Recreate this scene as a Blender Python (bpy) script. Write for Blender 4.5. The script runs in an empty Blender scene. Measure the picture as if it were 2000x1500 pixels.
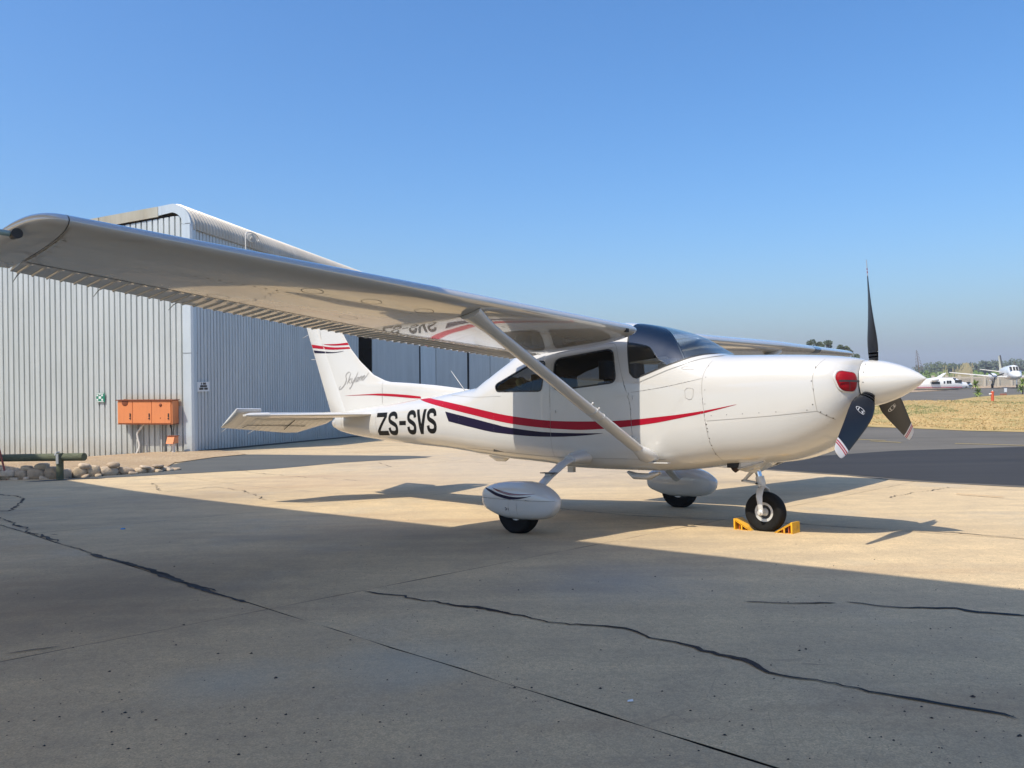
import bpy, bmesh, math, random
import numpy as np
from mathutils import Vector, Matrix
from mathutils.bvhtree import BVHTree

# ---------------------------------------------------------------- camera, light, exposure
SC = bpy.context.scene
COL = SC.collection
CAMZ = 2.0                                   # far ground lies about 0.22 m above z = 0
FPX = 1526.5                                 # focal length in pixels of a 2000 px wide picture
PITCH = math.radians(-0.45); ROLL = math.radians(-0.45)
fw = Vector((0, math.cos(PITCH), math.sin(PITCH)))
r0 = Vector((1, 0, 0)); u0 = r0.cross(fw)
rw = math.cos(ROLL)*r0 + math.sin(ROLL)*u0
uw = -math.sin(ROLL)*r0 + math.cos(ROLL)*u0
cd = bpy.data.cameras.new('camera'); cam = bpy.data.objects.new('camera', cd); COL.objects.link(cam)
cd.sensor_width = 36; cd.lens = 36*FPX/2000; cd.clip_end = 12000; cd.clip_start = 0.05
mw = Matrix((rw, uw, -fw)).transposed().to_4x4(); mw.translation = (0, 0, CAMZ)
cam.matrix_world = mw
SC.camera = cam

SUN = Vector((-0.409, -0.393, 0.823)).normalized()
world = bpy.data.worlds.new('World'); SC.world = world; world.use_nodes = True
wn = world.node_tree.nodes; wl = world.node_tree.links
sky = wn.new('ShaderNodeTexSky'); sky.sky_type = 'NISHITA'; sky.sun_disc = False
sky.sun_elevation = math.asin(SUN.z); sky.sun_rotation = math.atan2(SUN.x, SUN.y)
sky.altitude = 1500; sky.air_density = 1.5; sky.dust_density = 8.0; sky.ozone_density = 10.0
hs = wn.new('ShaderNodeHueSaturation'); hs.inputs['Saturation'].default_value = 1.14; wl.new(sky.outputs[0], hs.inputs['Color'])
wl.new(hs.outputs[0], wn['Background'].inputs['Color'])
wn['Background'].inputs['Strength'].default_value = 0.117
sl = bpy.data.lights.new('sun', 'SUN'); sl.energy = 3.15; sl.angle = math.radians(0.55); sl.color = (1, 0.91, 0.76)
so = bpy.data.objects.new('sun', sl); COL.objects.link(so)
so.rotation_euler = SUN.to_track_quat('Z', 'Y').to_euler()
SC.view_settings.view_transform = 'Standard'; SC.view_settings.look = 'None'
SC.view_settings.exposure = 0.75; SC.view_settings.gamma = 1.0; SC.view_settings.use_curve_mapping = False
SC.cycles.max_bounces = 8; SC.cycles.transparent_max_bounces = 16
random.seed(4); RNG = np.random.default_rng(7)

# ---------------------------------------------------------------- frames
# airplane frame (x forward, y to its left, z up, origin on the ground under the firewall) -> world
AM = Matrix(((0.72553, 0.68812, -0.01021), (-0.6862, 0.72448, 0.06521), (0.05226, -0.04031, 0.99782)))
AT = Vector((2.082, 6.9884, 0.6168))
GA, GB, GC = 0.01022882, -0.06534964, -0.94778782 + CAMZ

def zg(x, y):
    Y = y if y < 10 else 10 + 5.0*math.tanh((y-10)/5.0)
    z = GC + GA*15*math.tanh(x/15) + GB*Y
    if y > 19 and x < 6:                         # the ground falls away along the hangar and beside its end wall
        z -= .042*min(max(y-21.5, 0), 16)*min(1, max(0, (4-x)/6))
        z -= min(.35, .055*max(0, -9-x))*min(1, (y-19)/2.5)
    return z

def ray(px, py):
    v = fw*FPX + rw*(px-1000) - uw*(py-750)
    return v/v.y

def G(px, py):                                 # ground point seen at a picture position (only used to survey the place)
    v = ray(px, py); lo, hi = 0.5, 4000.
    for _ in range(50):
        m = (lo+hi)/2
        if CAMZ + v.z*m < zg(v.x*m, m): hi = m
        else: lo = m
    return (v.x*hi, hi)

# ---------------------------------------------------------------- materials
def mat(name, col=(.5, .5, .5), rough=.5, metal=0., coat=0., spec=.5):
    m = bpy.data.materials.new(name); m.use_nodes = True
    b = m.node_tree.nodes['Principled BSDF']
    b.inputs['Base Color'].default_value = (*col, 1); b.inputs['Roughness'].default_value = rough
    b.inputs['Metallic'].default_value = metal; b.inputs['Coat Weight'].default_value = coat
    b.inputs['Coat Roughness'].default_value = .06
    b.inputs['Specular IOR Level'].default_value = spec
    return m

class NT:
    def __init__(s, m):
        s.m = m; s.n = m.node_tree.nodes; s.l = m.node_tree.links; s.b = s.n['Principled BSDF']
        s.tc = s.n.new('ShaderNodeTexCoord'); s.co = s.tc.outputs['Object']
    def mapping(s, scale=(1, 1, 1), rot=0., loc=(0, 0, 0), src=None):
        k = s.n.new('ShaderNodeMapping'); k.inputs['Scale'].default_value = scale
        k.inputs['Rotation'].default_value = (0, 0, rot); k.inputs['Location'].default_value = loc
        s.l.new(src or s.co, k.inputs[0]); return k.outputs[0]
    def noise(s, scale, detail=4, rough=.55, vec=None, dist=0.):
        k = s.n.new('ShaderNodeTexNoise'); k.inputs['Scale'].default_value = scale
        k.inputs['Detail'].default_value = detail; k.inputs['Roughness'].default_value = rough
        k.inputs['Distortion'].default_value = dist
        s.l.new(vec or s.co, k.inputs['Vector']); return k.outputs[0]
    def voro(s, scale, vec=None, feat='F1'):
        k = s.n.new('ShaderNodeTexVoronoi'); k.inputs['Scale'].default_value = scale; k.feature = feat
        s.l.new(vec or s.co, k.inputs['Vector']); return k.outputs[0]
    def ramp(s, f, pts, cols=None):
        k = s.n.new('ShaderNodeValToRGB'); e = k.color_ramp.elements
        while len(e) < len(pts): e.new(.5)
        for i, p in enumerate(pts):
            e[i].position = p
            c = cols[i] if cols else (i/(len(pts)-1),)*3
            e[i].color = (*c, 1) if len(c) == 3 else c
        s.l.new(f, k.inputs[0]); return k.outputs[0]
    def mix(s, f, a, b, mode='MIX'):
        k = s.n.new('ShaderNodeMix'); k.data_type = 'RGBA'; k.blend_type = mode
        for i, v in ((0, f), (6, a), (7, b)):
            if isinstance(v, bpy.types.NodeSocket): s.l.new(v, k.inputs[i])
            else: k.inputs[i].default_value = v if i == 0 else (*v, 1)
        return k.outputs[2]
    def math(s, op, a, b=0.):
        k = s.n.new('ShaderNodeMath'); k.operation = op
        for i, v in enumerate((a, b)):
            if isinstance(v, bpy.types.NodeSocket): s.l.new(v, k.inputs[i])
            else: k.inputs[i].default_value = v
        return k.outputs[0]
    def bump(s, h, strength, dist=.01):
        k = s.n.new('ShaderNodeBump'); k.inputs['Strength'].default_value = strength
        k.inputs['Distance'].default_value = dist; s.l.new(h, k.inputs['Height'])
        s.l.new(k.outputs[0], s.b.inputs['Normal'])
    def color(s, c): s.l.new(c, s.b.inputs['Base Color'])
    def rough(s, c): s.l.new(c, s.b.inputs['Roughness'])

def concrete_mat(name, seed, a, b):
    m = mat(name, rough=.92, spec=.15); t = NT(m)
    v = t.mapping(loc=(seed*3.1, seed*1.7, 0))
    big = t.ramp(t.noise(.45, 5, .6, v), (.3, .7))
    c = t.mix(big, a, b)
    st = t.mapping(scale=(.22, 2.4, 1), rot=math.radians(6))
    streak = t.ramp(t.noise(1.3, 6, .65, st, .4), (.42, .62))
    c = t.mix(t.math('MULTIPLY', streak, .30), c, (.40, .31, .21))
    bl = t.ramp(t.noise(.9, 4, .6, t.mapping(loc=(9+seed, 4, 0))), (.56, .70))
    c = t.mix(t.math('MULTIPLY', bl, .35), c, (.40, .41, .36))
    mid = t.noise(14, 5, .7)
    c = t.mix(t.math('MULTIPLY', t.ramp(mid, (.35, .7)), .22), c, (.40, .32, .22))
    fine = t.noise(150, 4, .75)
    c = t.mix(t.math('MULTIPLY', t.ramp(fine, (.42, .58)), .50), c, (.28, .215, .145))
    f2 = t.ramp(t.noise(38, 6, .85), (.46, .58))
    c = t.mix(t.math('MULTIPLY', f2, .42), c, (.34, .265, .175))
    f3 = t.ramp(t.noise(75, 4, .8, t.mapping(scale=(1, 1, 1), loc=(3, 9, 1))), (.58, .72))
    c = t.mix(t.math('MULTIPLY', f3, .35), c, (.80, .70, .52))
    speck = t.ramp(t.voro(42), (.06, .10), ((1, 1, 1), (0, 0, 0)))
    gate = t.ramp(t.noise(9, 3, .6), (.56, .62))
    c = t.mix(t.math('MULTIPLY', t.math('MULTIPLY', speck, gate), .85), c, (.05, .045, .04))
    m2 = t.ramp(t.noise(3.1, 6, .72, t.mapping(loc=(seed*2.2, 7, 0))), (.40, .66))
    c = t.mix(t.math('MULTIPLY', m2, .42), c, (.36, .29, .20))
    br = t.ramp(t.noise(.55, 5, .6, t.mapping(scale=(.35, 1.5, 1), rot=math.radians(8), loc=(3.3, 18.7, 0))), (.56, .70))
    c = t.mix(t.math('MULTIPLY', br, .5), c, (.36, .245, .15))
    hair = t.ramp(t.voro(5.5, t.mapping(scale=(1, 1, 1)), 'DISTANCE_TO_EDGE'), (.0, .012), ((1, 1, 1), (0, 0, 0)))
    hg = t.ramp(t.noise(.7, 3, .5, t.mapping(loc=(5, 5, 0))), (.52, .6))
    c = t.mix(t.math('MULTIPLY', t.math('MULTIPLY', hair, hg), .25), c, (.16, .13, .10))
    oil = t.ramp(t.noise(.33, 5, .62, t.mapping(scale=(.45, 1, 1), loc=(31.3, 12.6, 0))), (.54, .72))
    c = t.mix(t.math('MULTIPLY', oil, .55), c, (.20, .17, .135))
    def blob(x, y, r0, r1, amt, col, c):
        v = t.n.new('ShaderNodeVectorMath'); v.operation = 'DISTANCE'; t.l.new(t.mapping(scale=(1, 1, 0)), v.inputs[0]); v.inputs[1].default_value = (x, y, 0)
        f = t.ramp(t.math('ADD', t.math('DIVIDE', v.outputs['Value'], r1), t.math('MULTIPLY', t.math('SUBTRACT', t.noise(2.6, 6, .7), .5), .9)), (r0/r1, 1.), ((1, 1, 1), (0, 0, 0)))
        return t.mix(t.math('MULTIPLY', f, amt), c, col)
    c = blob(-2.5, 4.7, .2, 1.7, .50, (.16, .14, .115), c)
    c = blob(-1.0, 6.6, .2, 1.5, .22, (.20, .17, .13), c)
    c = blob(.62, 4.75, .05, .75, .45, (.27, .28, .27), c)
    c = blob(-.45, 3.15, .02, .40, .35, (.36, .41, .37), c)
    c = blob(-1.1, 2.95, .02, .35, .3, (.36, .41, .37), c)
    c = blob(.5, 17.0, 1.5, 6.0, .5, (.36, .31, .26), c)
    c = blob(-3.0, 14.0, .3, 2.6, .4, (.42, .29, .18), c)
    c = blob(3.2, 2.9, .05, .8, .3, (.30, .31, .28), c)
    c = blob(-4.6, 11.6, .2, 2.2, .35, (.22, .16, .11), c)
    t.color(c)
    t.bump(t.math('ADD', t.math('MULTIPLY', fine, .6), mid), .5, .005)
    return m

CONC = [concrete_mat('concrete_%d' % i, i, *ab) for i, ab in enumerate((
    ((.80, .615, .355), (.70, .53, .305)), ((.775, .595, .345), (.68, .515, .30)), ((.82, .63, .365), (.72, .545, .315))))]

def asphalt_mat(name, a, b, streak=.5, rot=0.):
    m = mat(name, rough=.92, spec=.12); t = NT(m)
    v = t.mapping(scale=(.10, 1.1, 1), rot=rot)
    c = t.mix(t.ramp(t.noise(1.0, 5, .65, v, .3), (.35, .68)), a, b)
    c = t.mix(t.math('MULTIPLY', t.ramp(t.noise(.35, 3, .6), (.4, .7)), streak), c, tuple(x*.72 for x in a))
    fine = t.noise(90, 3, .7)
    c = t.mix(t.math('MULTIPLY', t.ramp(fine, (.3, .7)), .35), c, tuple(x*1.5 for x in a))
    t.color(c); t.bump(fine, .4, .005)
    return m
TAR_OLD = asphalt_mat('old_asphalt', (.105, .098, .085), (.155, .14, .118))
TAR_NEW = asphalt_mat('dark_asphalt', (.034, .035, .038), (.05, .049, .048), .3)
TAR_PATCH = asphalt_mat('patch_asphalt', (.085, .09, .09), (.115, .115, .105), .3, .2)
JOINT = mat('joint_filler', (.035, .033, .032), .8)

def ground_mat(name, a, b, d, s1=.35, s2=8):
    m = mat(name, rough=.95, spec=.2); t = NT(m)
    c = t.mix(t.ramp(t.noise(s1, 6, .65), (.35, .65)), a, b)
    c = t.mix(t.math('MULTIPLY', t.ramp(t.noise(s2, 5, .7), (.42, .64)), .8), c, d)
    t.color(c); t.bump(t.noise(s2*3, 4, .7), .8, .03); return m
VELD = ground_mat('dry_veld', (.40, .30, .15), (.30, .25, .12), (.16, .15, .07))
DIRT = ground_mat('dry_dirt', (.50, .38, .24), (.40, .29, .18), (.30, .21, .13), .8, 14)

def paint_white():
    m = mat('white_aircraft_paint', (.80, .785, .74), .30, coat=1.0); t = NT(m)
    d = t.ramp(t.noise(3.2, 6, .65), (.45, .75))
    t.color(t.mix(t.math('MULTIPLY', d, .14), (.575, .565, .54), (.48, .44, .37)))
    t.bump(t.noise(2.0, 2, .4), .12, .02)
    t.b.inputs['Coat Roughness'].default_value = .035
    return m
WHITE = paint_white()
WHITE2 = mat('white_wing_paint', (.80, .79, .75), .25, coat=1.0)
_t = NT(WHITE2)
_t.color(_t.mix(_t.math('MULTIPLY', _t.ramp(_t.noise(5, 6, .7, _t.mapping(scale=(.5, 2, 1))), (.5, .8)), .2), (.465, .46, .44), (.36, .33, .27)))
_t.bump(_t.noise(3.5, 4, .55), .38, .02); WHITE2.node_tree.nodes['Principled BSDF'].inputs['Coat Roughness'].default_value = .03
WHITE2.node_tree.nodes['Principled BSDF'].inputs['Coat IOR'].default_value = 2.5
RED = mat('red_stripe', (.36, .001, .018), .5, coat=.0, spec=.25)
NAVY = mat('navy_stripe', (.008, .004, .026), .5, coat=.0, spec=.25)
BLACKP = mat('black_gloss', (.008, .009, .012), .4, spec=.35)
LETTER = mat('black_lettering', (.006, .006, .006), .5, spec=.2)
GREYT = mat('grey_script', (.30, .29, .28), .4)
SEAM = mat('seam_grey', (.33, .31, .28), .7)
DARK = mat('dark_gap', (.02, .02, .02), .8)
RUBBER = mat('tyre_rubber', (.010, .0095, .009), .8, spec=.2)
CHROME = mat('chrome', (.75, .76, .78), .12, 1.)
ALU = mat('wheel_alloy', (.68, .67, .64), .38, .35)
CABIN = mat('cabin_trim', (.05, .045, .04), .9)
SEATM = mat('seat_leather', (.045, .042, .04), .55)
HEADSET = mat('headset_green', (.18, .20, .10), .6)
YEL = mat('chock_yellow', (.80, .42, .015), .5)
_t = NT(YEL); _t.color(_t.mix(_t.ramp(_t.noise(14, 5, .7), (.5, .75)), (.82, .43, .015), (.45, .22, .03)))
PLUG = mat('red_plug_vinyl', (.27, .003, .010), .6, spec=.2)

def glass_mat(name, tint, ior=1.52, rough=.02):
    m = bpy.data.materials.new(name); m.use_nodes = True; n = m.node_tree.nodes; l = m.node_tree.links
    n.remove(n['Principled BSDF'])
    tr = n.new('ShaderNodeBsdfTransparent'); tr.inputs[0].default_value = (*tint, 1)
    geo = n.new('ShaderNodeNewGeometry'); mi_ = n.new('ShaderNodeMix'); mi_.inputs[2].default_value = ior; mi_.inputs[3].default_value = 1/ior; l.new(geo.outputs['Backfacing'], mi_.inputs[0])
    gl = n.new('ShaderNodeBsdfGlossy'); gl.inputs['Roughness'].default_value = rough
    fr = n.new('ShaderNodeFresnel'); l.new(mi_.outputs[0], fr.inputs[0])
    mx = n.new('ShaderNodeMixShader'); l.new(fr.outputs[0], mx.inputs[0]); l.new(tr.outputs[0], mx.inputs[1])
    l.new(gl.outputs[0], mx.inputs[2]); l.new(mx.outputs[0], n['Material Output'].inputs[0]); return m
GLASS = glass_mat('tinted_window', (.35, .36, .36))
WSGLASS = glass_mat('windshield_glass', (.66, .74, .80), ior=2.2)
CLEAR = glass_mat('clear_lens', (.85, .87, .9))

def sheet_metal(name, a, b, rust=False):
    m = mat(name, a, .42, .25, spec=.5); t = NT(m)
    c = t.mix(t.ramp(t.noise(1.1, 5, .6, t.mapping(scale=(1, 1, .35))), (.35, .7)), a, b)
    c = t.mix(t.math('MULTIPLY', t.ramp(t.noise(2.2, 6, .7, t.mapping(scale=(3, 3, .12))), (.5, .72)), .4), c, tuple(x*.6 for x in a))
    sep = t.n.new('ShaderNodeSeparateXYZ'); t.l.new(t.co, sep.inputs[0])
    low = t.ramp(t.math('ADD', sep.outputs[2], t.math('MULTIPLY', t.noise(3, 5, .7), .8)), (.25, .85), ((1, 1, 1), (0, 0, 0)))
    c = t.mix(t.math('MULTIPLY', low, .45), c, (.34, .28, .2))
    c = t.mix(t.math('MULTIPLY', t.ramp(t.noise(45, 3, .7), (.55, .75)), .25), c, tuple(x*.55 for x in a))
    t.color(c); return m
GALV = sheet_metal('galvanised_sheet', (.58, .61, .60), (.50, .53, .52))
_t = NT.__new__(NT); _t.m = GALV; _t.n = GALV.node_tree.nodes; _t.l = GALV.node_tree.links; _t.b = _t.n['Principled BSDF']; _t.tc = _t.n.new('ShaderNodeTexCoord'); _t.co = _t.tc.outputs['Object']
_s = _t.n.new('ShaderNodeSeparateXYZ'); _t.l.new(_t.co, _s.inputs[0])        # rust wash on the sheets just above the cabinet
_h = _t.ramp(_t.math('ADD', _t.math('SUBTRACT', _s.outputs[2], 1.38), _t.math('MULTIPLY', _t.noise(16, 4, .7), .22)), (.10, .42), ((1, 1, 1), (0, 0, 0)))
_w = _t.ramp(_t.math('ABSOLUTE', _t.math('ADD', _s.outputs[0], 1.2)), (.80, .95), ((1, 1, 1), (0, 0, 0)))
_u = _t.math('GREATER_THAN', _s.outputs[2], 1.30)
_old = _t.b.inputs['Base Color'].links[0].from_socket
_t.color(_t.mix(_t.math('MULTIPLY', _t.math('MULTIPLY', _h, _w), _t.math('MULTIPLY', _u, .6)), _old, (.50, .36, .16)))
GALV2 = sheet_metal('blue_grey_sheet', (.57, .60, .61), (.50, .53, .54))
FLASH = sheet_metal('pale_flashing', (.56, .62, .66), (.48, .54, .58))
ROOFM = sheet_metal('sunlit_roof_sheet', (.55, .50, .42), (.46, .41, .33))  # warm sunlight on the galvanised roof put into its colour as cream
FASCIA = sheet_metal('stained_fascia', (.50, .47, .38), (.38, .31, .2))
ORANGE = mat('orange_enamel', (.75, .24, .07), .5)
_t = NT(ORANGE); _t.color(_t.mix(_t.math('MULTIPLY', _t.ramp(_t.noise(3, 6, .65, _t.mapping(scale=(3, 3, .6))), (.5, .8)), .6), (.68, .235, .085), (.46, .16, .065)))
RUSTY = mat('rusty_edge', (.20, .055, .02), .8)
BLACKM = mat('black_plastic', (.03, .03, .03), .5)
PVC = mat('white_pipe', (.65, .63, .58), .5)
POSTG = mat('grey_post', (.35, .36, .35), .6)
STONE = [mat('stone_%d' % i, c, .9) for i, c in enumerate(((.55, .43, .29), (.47, .36, .25), (.60, .48, .35)))]
for _i, _m in enumerate(STONE):
    _t = NT(_m); _c = tuple(_m.node_tree.nodes['Principled BSDF'].inputs['Base Color'].default_value)[:3]
    _t.color(_t.mix(_t.ramp(_t.noise(9, 5, .7), (.35, .7)), _c, tuple(x*.6 for x in _c))); _t.bump(_t.noise(20, 4, .7), .7, .02)
LOG = mat('weathered_timber', (.14, .15, .09), .9)
_t = NT(LOG); _t.color(_t.mix(_t.ramp(_t.noise(6, 6, .7, _t.mapping(scale=(1, 1, 6))), (.35, .7)), (.115, .125, .075), (.05, .06, .035))); _t.bump(_t.noise(30, 4, .7), .5, .01)
SIGNW = mat('sign_white', (.70, .72, .72), .5)
SIGNG = mat('sign_green', (.01, .20, .12), .5)
BARK = mat('bark', (.12, .09, .06), .9)

# ---------------------------------------------------------------- mesh helpers
class MB:
    def __init__(s): s.v = []; s.f = []; s.mi = []; s.cur = 0
    def face(s, idx): s.f.append(tuple(idx)); s.mi.append(s.cur)
    def add(s, vs, fs):
        o = len(s.v); s.v += [tuple(v) for v in vs]
        for f in fs: s.f.append(tuple(i+o for i in f)); s.mi.append(s.cur)
    def box(s, lo, hi, M=None):
        x0, y0, z0 = lo; x1, y1, z1 = hi
        vs = [Vector(p) for p in ((x0, y0, z0), (x1, y0, z0), (x1, y1, z0), (x0, y1, z0), (x0, y0, z1), (x1, y0, z1), (x1, y1, z1), (x0, y1, z1))]
        if M: vs = [M @ v for v in vs]
        s.add(vs, ((3, 2, 1, 0), (4, 5, 6, 7), (0, 1, 5, 4), (1, 2, 6, 5), (2, 3, 7, 6), (3, 0, 4, 7)))
    def loft(s, secs, cap=True, closed=True):
        n = len(secs[0]); vs = [p for q in secs for p in q]; fs = []
        m = n if closed else n-1
        for i in range(len(secs)-1):
            for j in range(m):
                k = (j+1) % n; fs.append((i*n+j, i*n+k, (i+1)*n+k, (i+1)*n+j))
        if cap and closed:
            fs.append(tuple(range(n-1, -1, -1))); fs.append(tuple((len(secs)-1)*n+j for j in range(n)))
        s.add(vs, fs)
    def tube(s, pts, rad, n=10, cap=True, squash=1., flatdir=None):
        pts = [Vector(p) for p in pts]; rads = rad if isinstance(rad, (list, tuple)) else [rad]*len(pts)
        secs = []; up = None
        for i, p in enumerate(pts):
            d = (pts[min(i+1, len(pts)-1)] - pts[max(i-1, 0)]).normalized()
            if flatdir is not None:
                a = Vector(flatdir); a = (a - d*a.dot(d)).normalized()
            else:
                if up is None: up = Vector((0, 0, 1)) if abs(d.z) < .9 else Vector((1, 0, 0))
                a = (up - d*up.dot(d)).normalized(); up = a
            b = d.cross(a); r = rads[i]
            secs.append([p + a*r*math.cos(t) + b*r*squash*math.sin(t) for t in [2*math.pi*j/n for j in range(n)]])
        s.loft(secs, cap)
    def lathe(s, prof, c=(0, 0, 0), ax=(0, 0, 1), n=24, cap=True):
        ax = Vector(ax).normalized(); a = ax.orthogonal().normalized(); b = ax.cross(a); c = Vector(c)
        secs = [[c + ax*h + (a*math.cos(2*math.pi*j/n) + b*math.sin(2*math.pi*j/n))*max(r, 1e-4) for j in range(n)] for r, h in prof]
        s.loft(secs, cap)
    def build(s, name, mats, parent=None, smooth=True, angle=None, M=None):
        me = bpy.data.meshes.new(name)
        vs = [M @ Vector(v) for v in s.v] if M else s.v
        me.from_pydata([tuple(v) for v in vs], [], s.f)
        if not isinstance(mats, (list, tuple)): mats = [mats]
        for m in mats: me.materials.append(m)
        if len(mats) > 1: me.polygons.foreach_set('material_index', s.mi)
        bm = bmesh.new(); bm.from_mesh(me); bmesh.ops.recalc_face_normals(bm, faces=bm.faces)
        if smooth:
            lim = math.radians(angle or 35)
            for f in bm.faces: f.smooth = True
            for e in bm.edges:
                if len(e.link_faces) == 2 and e.calc_face_angle(0) > lim: e.smooth = False
        bm.to_mesh(me); bm.free()
        o = bpy.data.objects.new(name, me); COL.objects.link(o)
        if parent: o.parent = parent
        return o

def tag(o, label=None, cat=None, group=None, kind=None):
    if label: o['label'] = label
    if cat: o['category'] = cat
    if group: o['group'] = group
    if kind: o['kind'] = kind
    return o
def empty(name, loc=(0, 0, 0), rz=0., label=None, cat=None, group=None, kind=None):
    o = bpy.data.objects.new(name, None); COL.objects.link(o); o.location = loc; o.rotation_euler = (0, 0, rz)
    o.empty_display_size = .3
    return tag(o, label, cat, group, kind)
def copy_tree(o, parent=None):
    c = o.copy(); COL.objects.link(c); c.parent = parent
    for ch in list(o.children): copy_tree(ch, c)
    return c
def cr(pts, n=8, closed=False):                # Catmull-Rom through points of any dimension
    P = [np.array(p, float) for p in pts]; out = []; N = len(P)
    rng = range(N) if closed else range(N-1)
    for i in rng:
        if closed: a, b, c, d = P[i-1], P[i], P[(i+1) % N], P[(i+2) % N]
        else: a, b, c, d = P[max(i-1, 0)], P[i], P[i+1], P[min(i+2, N-1)]
        for k in range(n):
            t = k/n
            out.append(.5*((2*b) + (-a+c)*t + (2*a-5*b+4*c-d)*t*t + (-a+3*b-3*c+d)*t**3))
    if not closed: out.append(P[-1])
    return out
def lerp(tab, x, k=1):
    xs = [t[0] for t in tab]
    if x <= xs[0]: return tab[0][k]
    for a, b in zip(tab, tab[1:]):
        if x <= b[0]:
            return a[k] + (b[k]-a[k])*(x-a[0])/(b[0]-a[0])
    return tab[-1][k]

# ---------------------------------------------------------------- ground sheets
def sheet(name, poly, off, m, parent=None, step=1.25, kind=None, local=None):
    bm = bmesh.new(); vs = [bm.verts.new((x, y, 0)) for x, y in poly]
    bm.faces.new(vs); bmesh.ops.triangulate(bm, faces=bm.faces)
    xs = [p[0] for p in poly]; ys = [p[1] for p in poly]
    def cuts(lo, hi, ax):
        c = math.floor(lo/step)*step
        while c < hi:
            if c > lo:
                far = ax == 1 and c > 30
                if not far or (round(c/step) % 8 == 0):
                    co = [0, 0, 0]; no = [0, 0, 0]; co[ax] = c; no[ax] = 1
                    bmesh.ops.bisect_plane(bm, geom=bm.verts[:]+bm.edges[:]+bm.faces[:], plane_co=co, plane_no=no)
            c += step
    cuts(min(ys), min(max(ys), 200), 1); cuts(min(xs), max(xs), 0)
    for v in bm.verts:
        v.co.z = zg(v.co.x, v.co.y) + off + (local(v.co.x, v.co.y) if local else 0)
    for f in bm.faces:
        if f.normal.z < 0: f.normal_flip()
        f.smooth = True
    me = bpy.data.meshes.new(name); bm.to_mesh(me); bm.free(); me.materials.append(m)
    o = bpy.data.objects.new(name, me); COL.objects.link(o)
    if parent: o.parent = parent
    if kind: o['kind'] = kind
    return o

# base ground out to the horizon (one sheet)
mb = MB()
gx = [-6000, -2500, -1000, -400, -160, -80] + list(np.arange(-45, 46, 1.25)) + [60, 80, 120, 160, 400, 1000, 2500, 6000]
gy = [-6000, -1500, -300, -60] + list(np.arange(-20, 31, 1.25)) + [35, 40, 50, 60, 80, 100, 130, 160, 250, 400, 800, 1500, 3000, 7000]
nx = len(gx)
vs = [(x, y, zg(x, y)-.012) for y in gy for x in gx]
fs = [(j*nx+i, j*nx+i+1, (j+1)*nx+i+1, (j+1)*nx+i) for j in range(len(gy)-1) for i in range(nx-1)]
mb.add(vs, fs); ground = mb.build('ground', VELD); ground['kind'] = 'structure'

E1 = Vector((.7266, -.687)); E2 = Vector((.687, .7266))     # apron joint directions (along / across the parked airplane)
def AP(a, b): return (E1.x*a + E2.x*b, E1.y*a + E2.y*b)
apron = empty('concrete_apron', (0, 0, 0), kind='structure')
sheet('apron_bedding', [AP(-28.2, -17.9), AP(15.8, -17.9), AP(15.8, 22.1), AP(-28.2, 22.1)], .0, JOINT, apron)
j1 = [-28.1, -23.2, -18.3, -13.45, -8.62, -3.80, 1.08, 6.0, 10.9, 15.8]
j2 = [-17.9, -12.9, -7.9, -2.9, 2.12, 7.07, 12.2, 17.2, 22.1]
JSL = {2.12: -.032, 7.07: .045}
def JB(b, a):                                   # two of the joints run slightly off square
    return b + JSL.get(b, 0)*max(-8, min(8, a+3.8))
def wob(a, b, fix, seed):                       # a slightly chipped slab edge
    n = max(4, int(abs(b-a)/.22)); rr = np.random.default_rng(seed)
    return [(a+(b-a)*i/n, fix + rr.normal(0, .0028)) for i in range(n)]
k = 0
for i in range(len(j1)-1):
    for j in range(len(j2)-1):
        g = .0035; a0, a1, b0, b1 = j1[i]+g, j1[i+1]-g, j2[j], j2[j+1]; k += 1
        pts = [AP(a, b-b0+JB(b0, a)+g) for a, b in wob(a0, a1, b0, k*4)] + [AP(a, b) for b, a in wob(JB(b0, a1)+g, JB(b1, a1)-g, a1, k*4+1)] + \
              [AP(a, b-b1+JB(b1, a)-g) for a, b in wob(a1, a0, b1, k*4+2)] + [AP(a, b) for b, a in wob(JB(b1, a0)-g, JB(b0, a0)+g, a0, k*4+3)]
        sheet('concrete_slab', pts, .012, CONC[(i*2+j) % 3], apron, step=1.25)

def gpoly(pxs): return [G(*p) for p in pxs]
# asphalt
sheet('taxiway', [(7.07, 10.8), (6.5, 11.68), (6.07, 12.37), (5.73, 13.48), (4.81, 14.72), (3.2, 16.6), (.5, 19.6), (-1.5, 23), (-4.2, 29.5), (-2, 60),
                  (10, 78), (31, 68.5), (43.7, 81.5), (56.9, 96.6), (75, 106), (140, 128), (140, 60), (60, 20), (30, -20), (22, -20), (15.5, 3.), (9.4, 7.2)],
      .018, TAR_OLD, kind='structure')
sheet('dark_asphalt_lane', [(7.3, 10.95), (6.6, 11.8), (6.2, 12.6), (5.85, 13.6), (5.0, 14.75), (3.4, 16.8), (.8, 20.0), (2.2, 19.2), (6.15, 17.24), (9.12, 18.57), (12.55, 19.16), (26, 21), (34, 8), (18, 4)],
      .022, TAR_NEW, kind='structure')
bank = lambda x, y: .38*max(0, 1-((x-22)**2/90 + (y-38)**2/190))
sheet('grass_bank', [(8.2, 31), (12.89, 28.52), (13.35, 26.14), (14.39, 24.69), (15.65, 23.89), (30, 17), (48, 14), (80, 40), (70, 70), (43.79, 66.84), (36.7, 61.43), (28.09, 50.7), (21.83, 43.35), (17.54, 38.48), (10.5, 34.5)],
      .03, ground_mat('dry_grass_bank', (.50, .345, .145), (.41, .285, .12), (.22, .21, .075), .5, 1.1), kind='structure', local=bank)
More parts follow.
